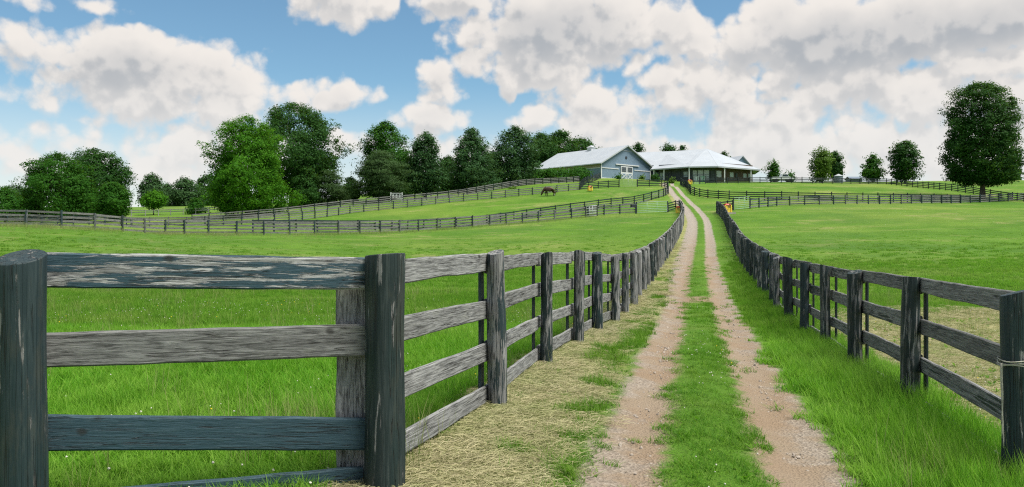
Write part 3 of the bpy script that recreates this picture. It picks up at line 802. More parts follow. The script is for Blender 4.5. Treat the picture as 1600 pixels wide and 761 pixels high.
def white_sign():
    x, y = XY(619.5, 149); z = Tz(x, y); top = P(619.5, 300.5, 149)[2]
    root = empty('farm_sign', (x, y, z), 'white-framed open board between two white posts below the pine', 'sign')
    w = 1.05
    for s in (-1, 1): MB().box((x + s * w, y, (z + top) / 2 - .1), (.16, .16, top - z + .2)).build('sign_post', MAT['white'], root)
    h = top - .18
    MB().box((x, y, h), (2 * w - .17, .10, .10)).build('top_rail', MAT['white'], root)
    MB().box((x, y, h - .95), (2 * w - .17, .10, .10)).build('bottom_rail', MAT['white'], root)
    MB().box((x, y + .06, h - .475), (2 * w - .17, .03, .84)).build('panel', MAT['dark'], root)
    for k in (-1, 0, 1):
        v = []; n = 10; cx = x + k * .6
        pr = [(-.19, -.32)] + [(-.19 * math.cos(math.pi * i / n), .1 + .2 * math.sin(math.pi * i / n)) for i in range(n + 1)] + [(.19, -.32)]
        for yy in (y + .02, y + .043): v += [(cx + a, yy, h - .48 + b) for a, b in pr]
        m = len(pr); f = [tuple(range(m))[::-1], tuple(range(m, 2 * m))] + [(i, (i + 1) % m, m + (i + 1) % m, m + i) for i in range(m)]
        link('arched_plate', mk_mesh('arched_plate', v, f, MAT['white']), root)
white_sign()

def horse():
    x, y = XY(859, 138.5); z = Tz(x, y)
    root = empty('horse', (x, y, z), 'dark brown horse grazing head down by the middle paddock fence', 'horse')
    M = Matrix.Translation((x, y, z)) @ Matrix.Rotation(math.radians(176), 4, 'Z') @ Matrix.Diagonal((1.12, 1.12, 1.12, 1))
    V = [(-.58, 0, 1.15, .40), (0, 0, 1.06, .43), (.5, 0, 1.10, .40), (.80, 0, 1.05, .28), (1.05, 0, .74, .20), (1.20, 0, .45, .16), (1.34, 0, .10, .09)]
    Ed = [(i, i + 1) for i in range(6)]
    def chain(root_i, pts):
        p = root_i
        for q in pts: V.append(q); Ed.append((p, len(V) - 1)); p = len(V) - 1
    for s in (-1, 1):
        dx = .1 * s
        chain(2, [(.52, .17 * s, .85, .17), (.5 + dx, .17 * s, .48, .09), (.49 + dx, .17 * s, .12, .065), (.54 + dx, .17 * s, .045, .06)])
        chain(0, [(-.58, .18 * s, .92, .25), (-.5 - dx, .18 * s, .72, .16), (-.74 - dx, .18 * s, .48, .09), (-.69 - dx, .18 * s, .12, .068), (-.63 - dx, .18 * s, .045, .062)])
    m = mk_mesh('body', [p[:3] for p in V], [], MAT['horse'])
    m = bpy.data.meshes.new('body'); m.from_pydata([p[:3] for p in V], Ed, []); m.materials.append(MAT['horse'])
    o = link('body', m, root, M)
    sk = o.modifiers.new('skin', 'SKIN'); sk.use_smooth_shade = True
    for i, p in enumerate(V):
        m.skin_vertices[0].data[i].radius = (p[3], p[3]); m.skin_vertices[0].data[i].use_root = (i == 0)
    o.modifiers.new('sub', 'SUBSURF').levels = 1
    o.modifiers['sub'].render_levels = 2
    T3 = lambda pts: [M @ Vector(p) for p in pts]
    MB().tube(T3([(-.84, 0, 1.28), (-.93, 0, 1.05), (-.95, 0, .7), (-.92, 0, .42)]), [.05, .07, .08, .02], 8).build('tail', MAT['horse_dark'], root, True)
    MB().tube(T3([(.72, 0, 1.36), (1.0, 0, 1.06), (1.2, 0, .72), (1.3, 0, .55)]), [.04, .06, .06, .02], 6).build('mane', MAT['horse_dark'], root, True)
    for s in (-1, 1): MB().tube(T3([(1.24, .07 * s, .58), (1.21, .10 * s, .68), (1.22, .11 * s, .74)]), [.035, .03, .004], 6).build('ear', MAT['horse'], root, True)
    MB().tube(T3([(-.78, -.18 + .36, .32), (-.755, .18, .20), (-.735, .18, .07)]), [.066, .07, .075], 10).build('white_sock', MAT['white'], root, True, 'white hind sock')
horse()

# ------------------------------------------------------------------ barn
def barn():
    g = math.radians(40); gx = Vector((math.cos(g), math.sin(g), 0)); gy = Vector((-math.sin(g), math.cos(g), 0))
    o = Vector(P(939, 278.5, 195)); M = Matrix((gx, gy, Vector((0, 0, 1)))).transposed().to_4x4(); M.translation = o
    W, L, E, R = 18.4, 24.5, 3.85, 8.55
    root = empty('barn', tuple(o), 'blue barn with white metal roof and crossed white sliding doors', 'barn')
    box = lambda c, s: MB().box(c, s, M)
    v = [M @ Vector(p) for y in (0, L) for p in ((0, y, -1.2), (W, y, -1.2), (W, y, E), (W / 2, y, R), (0, y, E))]
    link('wall', mk_mesh('wall', v, [(0, 1, 2, 3, 4), (9, 8, 7, 6, 5), (0, 5, 6, 1), (1, 6, 7, 2), (4, 9, 5, 0), (2, 7, 8, 3), (3, 8, 9, 4)], MAT['blue']), root)
    sl = (R - E) / (W / 2); ov = .6
    for s in (0, 1):
        xe, xr = (-ov, W / 2) if s == 0 else (W + ov, W / 2)
        ze = E - ov * sl; t = .16
        v = [M @ Vector(p) for y in (-ov, L + ov) for p in ((xe, y, ze + .02), (xr, y, R + .02), (xr, y, R + .02 + t), (xe, y, ze + .02 + t))]
        link('roof', mk_mesh('roof', v, [(0, 1, 2, 3), (7, 6, 5, 4), (0, 4, 5, 1), (1, 5, 6, 2), (2, 6, 7, 3), (3, 7, 4, 0)], MAT['roof']), root)
        mb = MB().beam(M @ Vector((xe, -ov - .03, ze + .06)), M @ Vector((xr, -ov - .03, R + .06)), .06, .30); mb.build('rake_board', MAT['galv'], root)
        MB().beam(M @ Vector((xe, -ov, ze + .02)), M @ Vector((xe, L + ov, ze + .02)), .16, .16).build('gutter', MAT['white'], root)
    box((-.03, L / 2, 3.25), (.06, L - .4, 1.15)).build('upper_wall_band', MAT['tan'], root, label='tan band under the eave')  # plain tan strip along the top of the long wall
    box((-.05, L / 2, 2.62), (.10, L - .4, .16)).build('belt_trim', MAT['white'], root)
    for x in (.12, W - .12): box((x, -.04, 1.7), (.28, .08, 4.1)).build('corner_trim', MAT['white'], root)
    box((W / 2 - 5.9, -.05, 2.62), (6.0, .09, .20)).build('belt_trim', MAT['white'], root)
    box((W / 2 + 5.9, -.05, 2.62), (6.0, .09, .20)).build('belt_trim', MAT['white'], root)
    box((W / 2, -.05, .06), (W - .6, .09, .30)).build('base_trim', MAT['white'], root)
    box((W / 2, -.05, R - 1.25), (3.6, .08, .14)).build('gable_trim', MAT['galv'], root)
    box((W / 2 + .3, -.16, 3.75), (8.6, .16, .26)).build('door_track', MAT['white'], root)
    mb = MB(); c = M @ Vector((W / 2 - .1, -.06, 5.6)); mb.tube([c, c + gy * .12], .38, 14)
    mb.build('round_vent', MAT['dark'], root)
    for k, x in enumerate((W / 2 - 1.1, W / 2 + 1.1)):
        d = box((x, -.12, 1.72), (2.16, .10, 3.36)).build('door', MAT['white'], root)
        box((x, -.19, .85), (1.84, .04, 1.40)).build('door_panel', MAT['blue'], d)
        for s in (-1, 1):
            MB().beam(M @ Vector((x - .9, -.225, .85 - s * .66)), M @ Vector((x + .9, -.225, .85 + s * .66)), .03 + .004 * s, .17).build('cross_brace', MAT['white'], d)
        for i in range(4):
            for j in range(3):
                box((x - .66 + .44 * i, -.185, 2.15 + .42 * j), (.37, .03, .36)).build('pane', MAT['glass'], d)
    for y in (5.0, 11, 17, 21.5):
        w = box((-.06, y, 1.75), (.10, 1.6, .95)).build('window', MAT['white'], root); box((-.12, y, 1.75), (.03, 1.36, .72)).build('pane', MAT['pane'], w)
    cu = box((W / 2, L * .50, R + .15), (1.5, 1.5, 1.0)).build('cupola', MAT['white'], root)
    v = [M @ Vector((W / 2 + a * .95, L * .5 + b * .95, R + .65)) for a, b in ((-1, -1), (1, -1), (1, 1), (-1, 1))] + [M @ Vector((W / 2, L * .5, R + 1.35))]
    link('cupola_roof', mk_mesh('cupola_roof', v, [(3, 2, 1, 0), (0, 1, 4), (1, 2, 4), (2, 3, 4), (3, 0, 4)], MAT['galv']), cu)
barn()

def arena():
    ez = CZ + 17.05; az = CZ + 22.75; g0 = 14.2
    E = [(33.7, 194), (41.3, 187), (47.9, 186), (60.5, 195), (62.5, 206), (54, 214), (43, 214)]
    A = Vector((48.8, 200.5, az)); C = Vector((48.6, 199.5, 0))
    root = empty('stable', (48, 187, Tz(48, 187)), 'long dark stable with porch posts and white hipped metal roof', 'stable')
    n = len(E)
    Rl = Vector((39.0, 204.0, CZ + 22.35)); Ev = [Vector((*p, ez)) for p in E]
    planes = [(Ev[0], Ev[1], A, Rl), (Ev[1], Ev[2], A), (Ev[2], Ev[3], A), (Ev[3], Ev[4], A), (Ev[4], Ev[5], A), (Ev[5], Ev[6], Rl, A), (Ev[6], Ev[0], Rl)]
    for q in planes:          # each plane of the hipped roof with its own thickness
        nm = (q[1] - q[0]).cross(q[2] - q[0]).normalized(); nm = nm if nm.z > 0 else -nm; t = nm * .14; k = len(q)
        v = list(q) + [p + t for p in q]
        link('roof', mk_mesh('roof', v, [tuple(range(k))[::-1], tuple(range(k, 2 * k))] + [(i, (i + 1) % k, k + (i + 1) % k, k + i) for i in range(k)], MAT['roof']), root)
    for i in (1, 2, 3): MB().tube([Ev[i] + Vector((0, 0, .13)), A + Vector((0, 0, .13))], .05, 6).build('hip_cap', MAT['roof'], root, True)
    for i in range(n):
        a = Vector((*E[i], ez)); b = Vector((*E[(i + 1) % n], ez)); MB().beam(a + Vector((0, 0, -.06)), b + Vector((0, 0, -.06)), .12, .2).build('fascia', MAT['galv'], root)
    # the ridge wing that joins the barn
    rz, zz = CZ + 23.5, CZ + 19.3
    r1, r2_ = Vector((30, 217.5, rz)), Vector((47.5, 211, rz)); t = Vector((0, 0, .15))
    for e2, e1 in ((Vector((33.5, 209.3, zz)), Vector((40.5, 205.8, zz))), (Vector((33, 226, zz)), Vector((50, 219.5, zz)))):
        v = [r2_, r1, e2, e1, r2_ + t, r1 + t, e2 + t, e1 + t]
        link('roof', mk_mesh('roof', v, [(3, 2, 1, 0), (4, 5, 6, 7), (0, 1, 5, 4), (1, 2, 6, 5), (2, 3, 7, 6), (3, 0, 4, 7)], MAT['roof']), root)
    link('wall', mk_mesh('wall', [(34, 210, g0), (41, 206.4, g0), (41, 206.4, zz), (34, 210, zz)], [(0, 1, 2, 3)], MAT['slate']), root)
    I = [C + (Vector((*p, 0)) - C) * (.80 if k in (1, 2) else .86) for k, p in enumerate(E)]
    for i in range(n):
        a, b = I[i], I[(i + 1) % n]
        link('wall', mk_mesh('wall', [(a.x, a.y, g0), (b.x, b.y, g0), (b.x, b.y, ez + 1.2), (a.x, a.y, ez + 1.2)], [(0, 1, 2, 3)], MAT['brown'] if i in (2, 3) else MAT['slate']), root)
        d = (b - a); Ln = d.length; x = d.normalized(); out = Vector((x.y, -x.x, 0))
        if i == 0: items = [(.10, 1.0, 1.9, 'pane'), (.34, .7, 2.6, 'slate'), (.58, 1.2, 2.2, 'slate'), (.8, .9, 1.2, 'pane')]
        elif i == 1: items = [(.10, .8, 2.3, 'pane'), (.34, 1.1, 2.3, 'pane'), (.60, 1.1, 2.3, 'pane'), (.86, .8, 2.3, 'slate')]
        elif i == 2: items = [(.08, 1.5, 1.4, 'pane'), (.42, 1.1, 1.0, 'pane'), (.55, .6, 1.0, 'slate'), (.78, 1.0, .9, 'pane'), (.93, 1.3, .9, 'pane')]
        else: items = []
        for t, w, h, mt in items:
            c = a + d * t; Mx = Matrix((x, -out, Vector((0, 0, 1)))).transposed().to_4x4(); Mx.translation = Vector((c.x, c.y, ez - 1.45 if h < 1.5 else ez - 1.75))
            fr_ = MB().box((0, -.04, 0), (w + .16, .08, h + .16), Mx).build('window', MAT['galv'] if mt == 'pane' else MAT['dark'], root)
            MB().box((0, -.095, 0), (w, .03, h), Mx).build('pane', MAT[mt], fr_)
    pts = [Vector((*E[1], 0)) , Vector((*E[2], 0)).lerp(Vector((*E[3], 0)), .16), Vector((*E[2], 0)).lerp(Vector((*E[3], 0)), .80), Vector((*E[0], 0)).lerp(Vector((*E[1], 0)), .32), Vector((*E[0], 0)).lerp(Vector((*E[1], 0)), .04)]
    for q in pts:
        q = C + (q - C) * .975; z = Tz(q.x, q.y)
        MB().box((q.x, q.y, (z + ez) / 2 - .15), (.24, .24, ez - z + .1)).build('porch_post', MAT['white'], root)
    for (a, b) in ((E[0], E[1]), (E[1], E[2])):
        a = C + (Vector((*a, 0)) - C) * .95; b = C + (Vector((*b, 0)) - C) * .95
        for h in (1.0, .55):
            MB().beam((a.x, a.y, 15.9 + h), (b.x, b.y, 15.9 + h), .06, .10).build('porch_rail', MAT['dark'], root)
    # gabled wing showing behind the roof at right
    g = math.radians(28); gx = Vector((math.cos(g), math.sin(g), 0)); gy = Vector((-math.sin(g), math.cos(g), 0))
    o = Vector(P(1142, 262, 208)); M = Matrix((gx, gy, Vector((0, 0, 1)))).transposed().to_4x4(); M.translation = o
    Wd, Rz = 7.6, 3.1
    r2 = empty('shed', tuple(o - Vector((0, 0, 5))), 'blue gable of the shed rising behind the hipped stable roof', 'shed')
    v = [M @ Vector(p) for y in (0, 14) for p in ((0, y, -5), (Wd, y, -5), (Wd, y, 0), (Wd / 2, y, Rz), (0, y, 0))]
    link('wall', mk_mesh('wall', v, [(0, 1, 2, 3, 4), (9, 8, 7, 6, 5), (0, 5, 6, 1), (1, 6, 7, 2), (4, 9, 5, 0), (2, 7, 8, 3), (3, 8, 9, 4)], MAT['blue']), r2)
    for xe in (-.5, Wd + .5):
        ze = -.5 * Rz / (Wd / 2)
        v = [M @ Vector(p) for y in (-.5, 14.5) for p in ((xe, y, ze + .03), (Wd / 2, y, Rz + .03), (Wd / 2, y, Rz + .2), (xe, y, ze + .2))]
        link('roof', mk_mesh('roof', v, [(0, 1, 2, 3), (7, 6, 5, 4), (0, 4, 5, 1), (1, 5, 6, 2), (2, 6, 7, 3), (3, 7, 4, 0)], MAT['roof']), r2)
arena()

def hilltop_things():
    # round grey bin
    x, y = XY(1310, 196); z = Tz(x, y)
    r = empty('grain_bin', (x, y, z), 'small blue-grey round bin behind the hilltop fence', 'bin')
    z -= .7
    MB().tube([(x, y, z - .2), (x, y, z + .75), (x, y, z + .8), (x, y, z + 1.5), (x, y, z + 1.55), (x, y, z + 2.2)], [1.05, 1.05, 1.08, 1.05, 1.08, 1.05], 24).build('body', MAT['tank'], r)
    MB().tube([(x, y, z + 2.2), (x, y, z + 2.75)], [1.15, .12], 24).build('cap', MAT['galv'], r)
    # low shed
    x, y = XY(1334, 205); z = Tz(x, y)
    r = empty('low_shed', (x, y, z), 'low blue-grey shed roof showing behind the hilltop fence', 'shed')
    z -= .9
    MB().box((x, y, z + .7), (3.0, 3.0, 1.8)).build('wall', MAT['blue'], r)
    for s in (-1, 1): MB().beam((x, y + s * 1.8, z + 1.55), (x, y, z + 2.2), 3.4, .08).build('roof', MAT['tank'], r)
    # parked pickup beside the porch
    x, y = XY(1222, 192); z = Tz(x, y)
    r = empty('pickup_truck', (x, y, z), 'white pickup truck parked behind the fence right of the stable', 'truck')
    prof = [(-2.6, .55), (-2.6, 1.15), (-.5, 1.18), (-.25, 1.85), (1.0, 1.85), (1.45, 1.2), (2.5, 1.05), (2.62, .55)]
    v = [(x + a, y + s, z + b) for s in (-.9, .9) for a, b in prof]; m = len(prof)
    f = [tuple(range(m))[::-1], tuple(range(m, 2 * m))] + [(i, (i + 1) % m, m + (i + 1) % m, m + i) for i in range(m)]
    link('body', mk_mesh('body', v, f, MAT['truck']), r)
    MB().add([(x + a, y - .91, z + b) for a, b in ((-.28, 1.25), (-.12, 1.75), (.95, 1.75), (1.3, 1.25))], [(0, 1, 2, 3)][:1]).build('side_window', MAT['glass'], r)
    for a in (-1.6, 1.6):
        for s in (-.85, .85): MB().tube([(x + a, y + s - .12, z + .38), (x + a, y + s + .12, z + .38)], .38, 16).build('wheel', MAT['tyre'], r)
hilltop_things()

def twine():
    x, y = RIGHT[0]; z0 = Tz(x, y); r = .128; zc = P(1590, 562, 5.9)[2]
    root = empty('baling_twine', (x, y, zc), 'pale baling twine tied round the nearest right post', 'twine')
    for k, dz in enumerate((0, .022, .035)):
        MB().tube([(x + r * math.cos(a) * 1.0, y + r * math.sin(a), zc - dz + .008 * math.sin(3 * a + k)) for a in np.linspace(0, 2 * math.pi, 29)], .0045, 6).build('loop', MAT['twine'], root, True)
    for k, (dx, ln) in enumerate(((-.128, .62), (-.135, .55), (-.131, .45))):
        MB().tube([(x + dx - .004 * k, y - .03 - .004 * k + .01 * math.sin(t * 5 + k), zc - .02 - ln * t) for t in np.linspace(0, 1, 12)], .004, 6).build('loose_end', MAT['twine'], root, True)
twine()

# ------------------------------------------------------------------ trees
PROF = {
 'round': [(0, .35), (.12, .72), (.35, 1), (.6, .95), (.82, .68), (.94, .38), (1, .08)],
 'oval':  [(0, .35), (.10, .75), (.30, .98), (.55, 1), (.78, .82), (.92, .50), (1, .10)],
 'cone':  [(0, .55), (.08, .95), (.2, 1), (.45, .86), (.7, .62), (.88, .36), (1, .05)],
 'block': [(0, .55), (.07, .96), (.2, 1), (.6, .96), (.84, .84), (.95, .6), (1, .2)],
 'broad': [(0, .80), (.1, 1), (.35, .97), (.6, .86), (.8, .64), (.92, .44), (1, .14)],
 'dome':  [(0, .85), (.1, 1), (.3, .98), (.55, .84), (.75, .62), (.9, .38), (1, .10)],
}
def leaf_cloud(pos, nrm, size, tint, rng, aspect=.62):
    n = len(pos); a = rng.normal(size=(n, 3)); a -= nrm * (a * nrm).sum(1, keepdims=True); a /= np.linalg.norm(a, axis=1, keepdims=True) + 1e-9
    b = np.cross(nrm, a); s = size[:, None]
    bend = nrm * (s * .18)
    v = np.stack([pos - a * s, pos + b * s * aspect - bend, pos + a * s, pos - b * s * aspect - bend], 1).reshape(-1, 3)
    f = (np.arange(n)[:, None] * 4 + np.arange(4)[None]).astype(np.int32)
    return v, f, np.repeat(tint, 4)
def tree(label, u, d, vtop, wpx, mat, prof='oval', name='broadleaf_tree', vlow=None, nclump=260, per=70, leaf=.30, gap=.0, group='trees on the skyline', seed=0, trunk_r=None, lean=0.0, clump=.085, lobes=0.29, base=None, needle=False, gx=0.0):
    rng = np.random.default_rng(1000 + seed * 17 + int(u))
    x, y = XY(u, d); z0 = Tz(x, y); zt = CZ + (HV - vtop) * d / F; H = zt - z0
    W = wpx * (1.15 if lobes > .15 else 1.02) * d / F / 2
    zl = z0 + H * .10 if vlow is None else CZ + (HV - vlow) * d / F
    root = empty(name, (x, y, z0), label, 'tree' if name != 'bush' else 'bush', group)
    pr = np.array(PROF[prof]); ph = rng.random(8) * 6.28
    bn = 26; bt = rng.uniform(.02, 1, bn); ba = rng.random(bn) * 6.283; bs = rng.uniform(.5, 1.3, bn); bw = rng.uniform(.10, .24, bn)
    def R(t, a):              # outline with bulging boughs and bays between them
        r = np.interp(t, pr[:, 0], pr[:, 1])
        da = np.abs((a[:, None] - ba[None] + np.pi) % (2 * np.pi) - np.pi) * np.maximum(r, .25)[:, None]
        g = (np.exp(-(da ** 2 + ((t[:, None] - bt[None]) * 1.6) ** 2) / bw[None] ** 2) * bs[None]).max(1)
        m = 1 + lobes * (np.sin(2 * a + ph[0] + 3 * t) * .35 + np.sin(3 * a + ph[1] - 5 * t) * .3 + np.sin(5 * a + ph[2] + 9 * t) * .25)
        return r * m * (1 - .9 * lobes + 1.5 * lobes * g)
    hpx = (zt - zl) * F / d; area = wpx * hpx * .72
    px = d / F                                       # size of one photograph pixel at this distance
    crx = 5.2 * px * (1 + .0016 * area ** .5) * (1.0 + .35 * gap)
    crx = max(crx, W * .035)
    nclump = int(np.clip(area * .062 * (1 - .35 * gap), 40, 1100))
    def crown_pts(m, lo):
        t = rng.random(m * 3); w = np.interp(t, pr[:, 0], pr[:, 1]); t = t[rng.random(len(t)) < w / w.max()][:m]
        m = len(t); a = rng.random(m) * 2 * np.pi; q = np.sqrt(rng.uniform(lo, 1, m)); rr = np.maximum(R(t, a) * q * W - crx * .75, 0)
        return np.stack([np.cos(a) * rr, np.sin(a) * rr, zl - z0 + t * (zt - zl) * .985], 1)
    cc = crown_pts(nclump, .22)
    if gap > 0:   # open places between the boughs
        k = rng.random((int(12 + gap * 34), 3)); kc = np.stack([(k[:, 0] * 2 - 1) * W, (k[:, 1] * 2 - 1) * W, zl - z0 + k[:, 2] * (zt - zl)], 1)
        kr = W * .19 * (.45 + gap) * rng.uniform(.5, 1.3, len(k))
        def open_(p): return (np.linalg.norm((p[:, None] - kc[None]) * np.array([1, .35, 1]), axis=2) > kr[None]).all(1)
        cc = cc[open_(cc)]
    n = len(cc)
    bo = rng.integers(0, n, max(5, n // 16)); nb = np.linalg.norm(cc[:, None] - cc[bo][None], axis=2).argmin(1)
    cc = cc + (cc[bo][nb] - cc) * .16        # boughs draw their sprays together
    N1 = int(area * (3.2 if lobes > .15 else 4.4) * (1 - .25 * gap)); idx = rng.integers(0, n, N1); cr = crx * rng.uniform(.55, 1.6, n)
    off = rng.normal(size=(N1, 3)); off /= np.linalg.norm(off, axis=1, keepdims=True); off *= (rng.random(N1) ** .4)[:, None]
    off *= cr[idx][:, None] * (np.array([1.4, 1.4, .85]) if not needle else np.array([2.4, 2.4, .42]))
    pos = cc[idx] + off; tcl = rng.random(n)[idx]
    if not needle:            # loose leaves between the sprays
        p2 = crown_pts(int(area * .75), .30); p2 = p2 * np.array([.95, .95, 1]) + rng.normal(size=p2.shape) * crx * .22
        if gap > 0: p2 = p2[open_(p2)]
        pos = np.concatenate([pos, p2]); off = np.concatenate([off, rng.normal(size=p2.shape)]); tcl = np.concatenate([tcl, rng.random(len(p2))])
    N = len(pos)
    axis_c = np.stack([np.zeros(N), np.zeros(N), np.full(N, (zl - z0) + (zt - zl) * .45)], 1)
    out = pos - axis_c; out /= np.linalg.norm(out, axis=1, keepdims=True) + 1e-9
    nr = out * .75 + off / (np.linalg.norm(off, axis=1, keepdims=True) + 1e-9) * .30 + np.array([0, 0, .45]) + rng.normal(size=(N, 3)) * .45
    nr /= np.linalg.norm(nr, axis=1, keepdims=True)
    size = 1.30 * px * rng.uniform(.45, 1.6, N) * (1 if not needle else 1.5)
    tint = np.clip(rng.normal(.45, .25, N) + (tcl - .5) * .65, 0, 1)
    pos[:, 0] += lean * pos[:, 2]
    v, f, tn = leaf_cloud(pos, nr, size, tint, rng, .62 if not needle else .22)
    m = fast_mesh('crown', v, f, mat)
    m.attributes.new('tint', 'FLOAT', 'POINT').data.foreach_set('value', tn.astype(np.float32))
    link('crown', m, root, Matrix.Translation((x, y, z0)))
    tr = trunk_r or max(.10, H * .020); mb = MB(); ht = (zl - z0) + (zt - zl) * .62
    zs = np.linspace(-.3, ht, 7)
    mb.tube([(x + lean * max(z, 0) + .02 * H * math.sin(z * .4 + ph[5]) * (z / ht if z > 0 else 0), y, z0 + z) for z in zs], [tr * (1.35 if i == 0 else 1.05) * (1 - .80 * i / 6) + .02 for i in range(7)], 9)
    for j in rng.choice(n, min(n, 34), replace=False):
        c = cc[j]; s0 = max(.25 * ht, min(ht * .95, c[2] * rng.uniform(.45, .8))); p0 = Vector((x + lean * s0, y, z0 + s0)); p1 = Vector((x + c[0] + lean * c[2], y + c[1], z0 + c[2]))
        md = p0.lerp(p1, .5) + Vector((0, 0, -.04 * H + .08 * (p1 - p0).length))
        mb.tube([p0, md, p1], [tr * .30, tr * .2, tr * .05], 5, False)
    mb.build('trunk', MAT['bark'], root, True)
    return root
A_ = 'trees left of the lane'; B_ = 'trees behind the buildings'; C_ = 'trees on the right skyline'
tree('wide dark spreading tree, leftmost of the large trees', 92, 140, 238, 150, MAT['leaf_mid'], 'dome', vlow=342, nclump=420, per=70, leaf=.30, group=A_, seed=1)
tree('very dark round-topped tree behind the wide leftmost tree', 150, 150, 231, 132, MAT['leaf_dark'], 'round', vlow=335, nclump=380, per=62, leaf=.30, gap=.15, group=A_, seed=2)
tree('small lighter green tree before the wide dark trees at far left', 178, 128, 284, 66, MAT['leaf_mid'], 'round', vlow=340, nclump=150, per=60, leaf=.24, group=A_, seed=3)
tree('low light green tree cut by the left picture edge', 8, 132, 291, 84, MAT['leaf_mid'], 'dome', vlow=341, nclump=180, per=60, leaf=.26, group=A_, seed=4)
tree('distant bluish tree behind the leftmost trees', 22, 250, 287, 60, MAT['leaf_far'], 'round', vlow=330, nclump=120, per=50, leaf=.5, group=A_, seed=5)
tree('distant rounded tree right of the wide dark trees', 238, 260, 268, 52, MAT['leaf_far'], 'oval', vlow=330, nclump=150, per=60, leaf=.45, group=A_, seed=6)
tree('distant low tree at the far end of the left meadow', 288, 270, 277, 60, MAT['leaf_far'], 'round', vlow=330, nclump=150, per=60, leaf=.45, group=A_, seed=7)
tree('distant narrow tree between two far meadow trees', 262, 280, 286, 36, MAT['leaf_far'], 'round', vlow=330, nclump=110, per=50, leaf=.45, group=A_, seed=8)
tree('distant dark tree behind the left edge of the bright chestnut', 325, 285, 272, 62, MAT['leaf_far'], 'round', vlow=332, nclump=140, per=60, leaf=.45, group=A_, seed=9)
tree('small bright young tree with open limbs in the left meadow', 240, 172, 298, 46, MAT['leaf_bright'], 'round', vlow=326, nclump=70, per=55, leaf=.24, gap=.3, group=A_, seed=10)
tree('low dense bush left of the chestnut', 306, 168, 309, 40, MAT['leaf_mid'], 'dome', 'bush', vlow=335, nclump=90, per=60, leaf=.22, group=A_, seed=11)
tree('large bright green chestnut with drooping skirt of leaves', 386, 136, 180, 152, MAT['leaf_bright'], 'broad', vlow=332, nclump=620, per=70, leaf=.27, group=A_, seed=12, clump=.075)
tree('tall open oak with sky gaps behind the bright chestnut', 455, 168, 160, 190, MAT['leaf_dark'], 'round', vlow=305, nclump=520, per=58, leaf=.31, gap=.48, group=A_, seed=13, clump=.08)
tree('dark broad bush tree under the open oak', 480, 158, 262, 62, MAT['leaf_dark'], 'dome', vlow=322, nclump=170, per=60, leaf=.28, group=A_, seed=14)
tree('dark pine under the right side of the open oak', 520, 160, 262, 60, MAT['needle'], 'cone', 'pine_tree', vlow=322, nclump=150, per=70, leaf=.36, group=A_, seed=15, needle=True)
tree('dark low tree right of the oak pine', 548, 172, 276, 40, MAT['leaf_dark'], 'round', vlow=320, nclump=90, per=60, leaf=.3, group=A_, seed=16)
tree('tall ragged tree rising behind the dark pine', 603, 172, 187, 94, MAT['leaf_mid'], 'oval', vlow=310, nclump=300, per=58, leaf=.28, gap=.3, group=A_, seed=17)
tree('broad feathery dark pine behind the white-framed sign', 594, 156, 229, 96, MAT['needle'], 'cone', 'pine_tree', vlow=311, nclump=330, per=85, leaf=.40, group=A_, seed=18, needle=True)
tree('silvery maple right of the dark pine', 664, 168, 205, 74, MAT['leaf_blue'], 'oval', vlow=305, nclump=330, per=64, leaf=.27, group=A_, seed=19)
tree('broadest silvery maple, middle of the row of three', 738, 170, 197, 91, MAT['leaf_blue'], 'cone', vlow=300, nclump=430, per=64, leaf=.27, group=A_, seed=20)
tree('dense dark maple nearest the barn in the row of three', 804, 178, 196, 82, MAT['leaf_blue'], 'oval', vlow=294, nclump=400, per=64, leaf=.27, group=A_, seed=21)
tree('dark filler tree between the silvery maples at left', 700, 186, 240, 60, MAT['leaf_dark'], 'dome', vlow=302, nclump=150, per=60, leaf=.3, group=A_, seed=22)
tree('dark filler tree between the pine and first maple', 634, 182, 240, 56, MAT['leaf_dark'], 'dome', vlow=306, nclump=140, per=60, leaf=.3, group=A_, seed=23)
tree('dark filler tree between the second and third maple', 771, 190, 238, 60, MAT['leaf_dark'], 'dome', vlow=298, nclump=150, per=60, leaf=.3, group=A_, seed=24)
tree('dark wood edge tree left of the barn roof', 846, 228, 206, 74, MAT['leaf_dark'], 'round', vlow=285, nclump=230, per=60, leaf=.38, group=B_, seed=25)
tree('tallest dark tree behind the barn roof', 874, 236, 203, 76, MAT['leaf_dark'], 'round', vlow=285, nclump=240, per=60, leaf=.38, group=B_, seed=26)
tree('dark tree behind the barn cupola', 908, 245, 214, 78, MAT['leaf_dark'], 'round', vlow=285, nclump=220, per=60, leaf=.38, group=B_, seed=27)
tree('small dark treetop just right of the barn gable', 997, 262, 222, 28, MAT['leaf_dark'], 'round', vlow=275, nclump=100, per=55, leaf=.4, group=B_, seed=28)
tree('broad dark treetop above the stable ridge', 1042, 262, 221, 46, MAT['leaf_dark'], 'round', vlow=280, nclump=150, per=60, leaf=.4, group=B_, seed=29)
tree('lower dark treetop at the right of the stable ridge tree', 1066, 268, 226, 26, MAT['leaf_dark'], 'round', vlow=280, nclump=90, per=55, leaf=.4, group=B_, seed=30)
tree('small dark treetop over the right slope of the stable roof', 1131, 262, 236, 34, MAT['leaf_dark'], 'round', vlow=280, nclump=100, per=55, leaf=.4, group=B_, seed=31)
tree('small rounded tree just right of the stable', 1210, 196, 250, 25, MAT['leaf_mid'], 'oval', vlow=283, nclump=110, per=60, leaf=.22, group=C_, seed=32)
tree('low sparse bush between the stable tree and the hilltop fence', 1234, 194, 269, 18, MAT['leaf_mid'], 'dome', 'bush', vlow=285, nclump=40, per=40, leaf=.16, group=C_, seed=33)
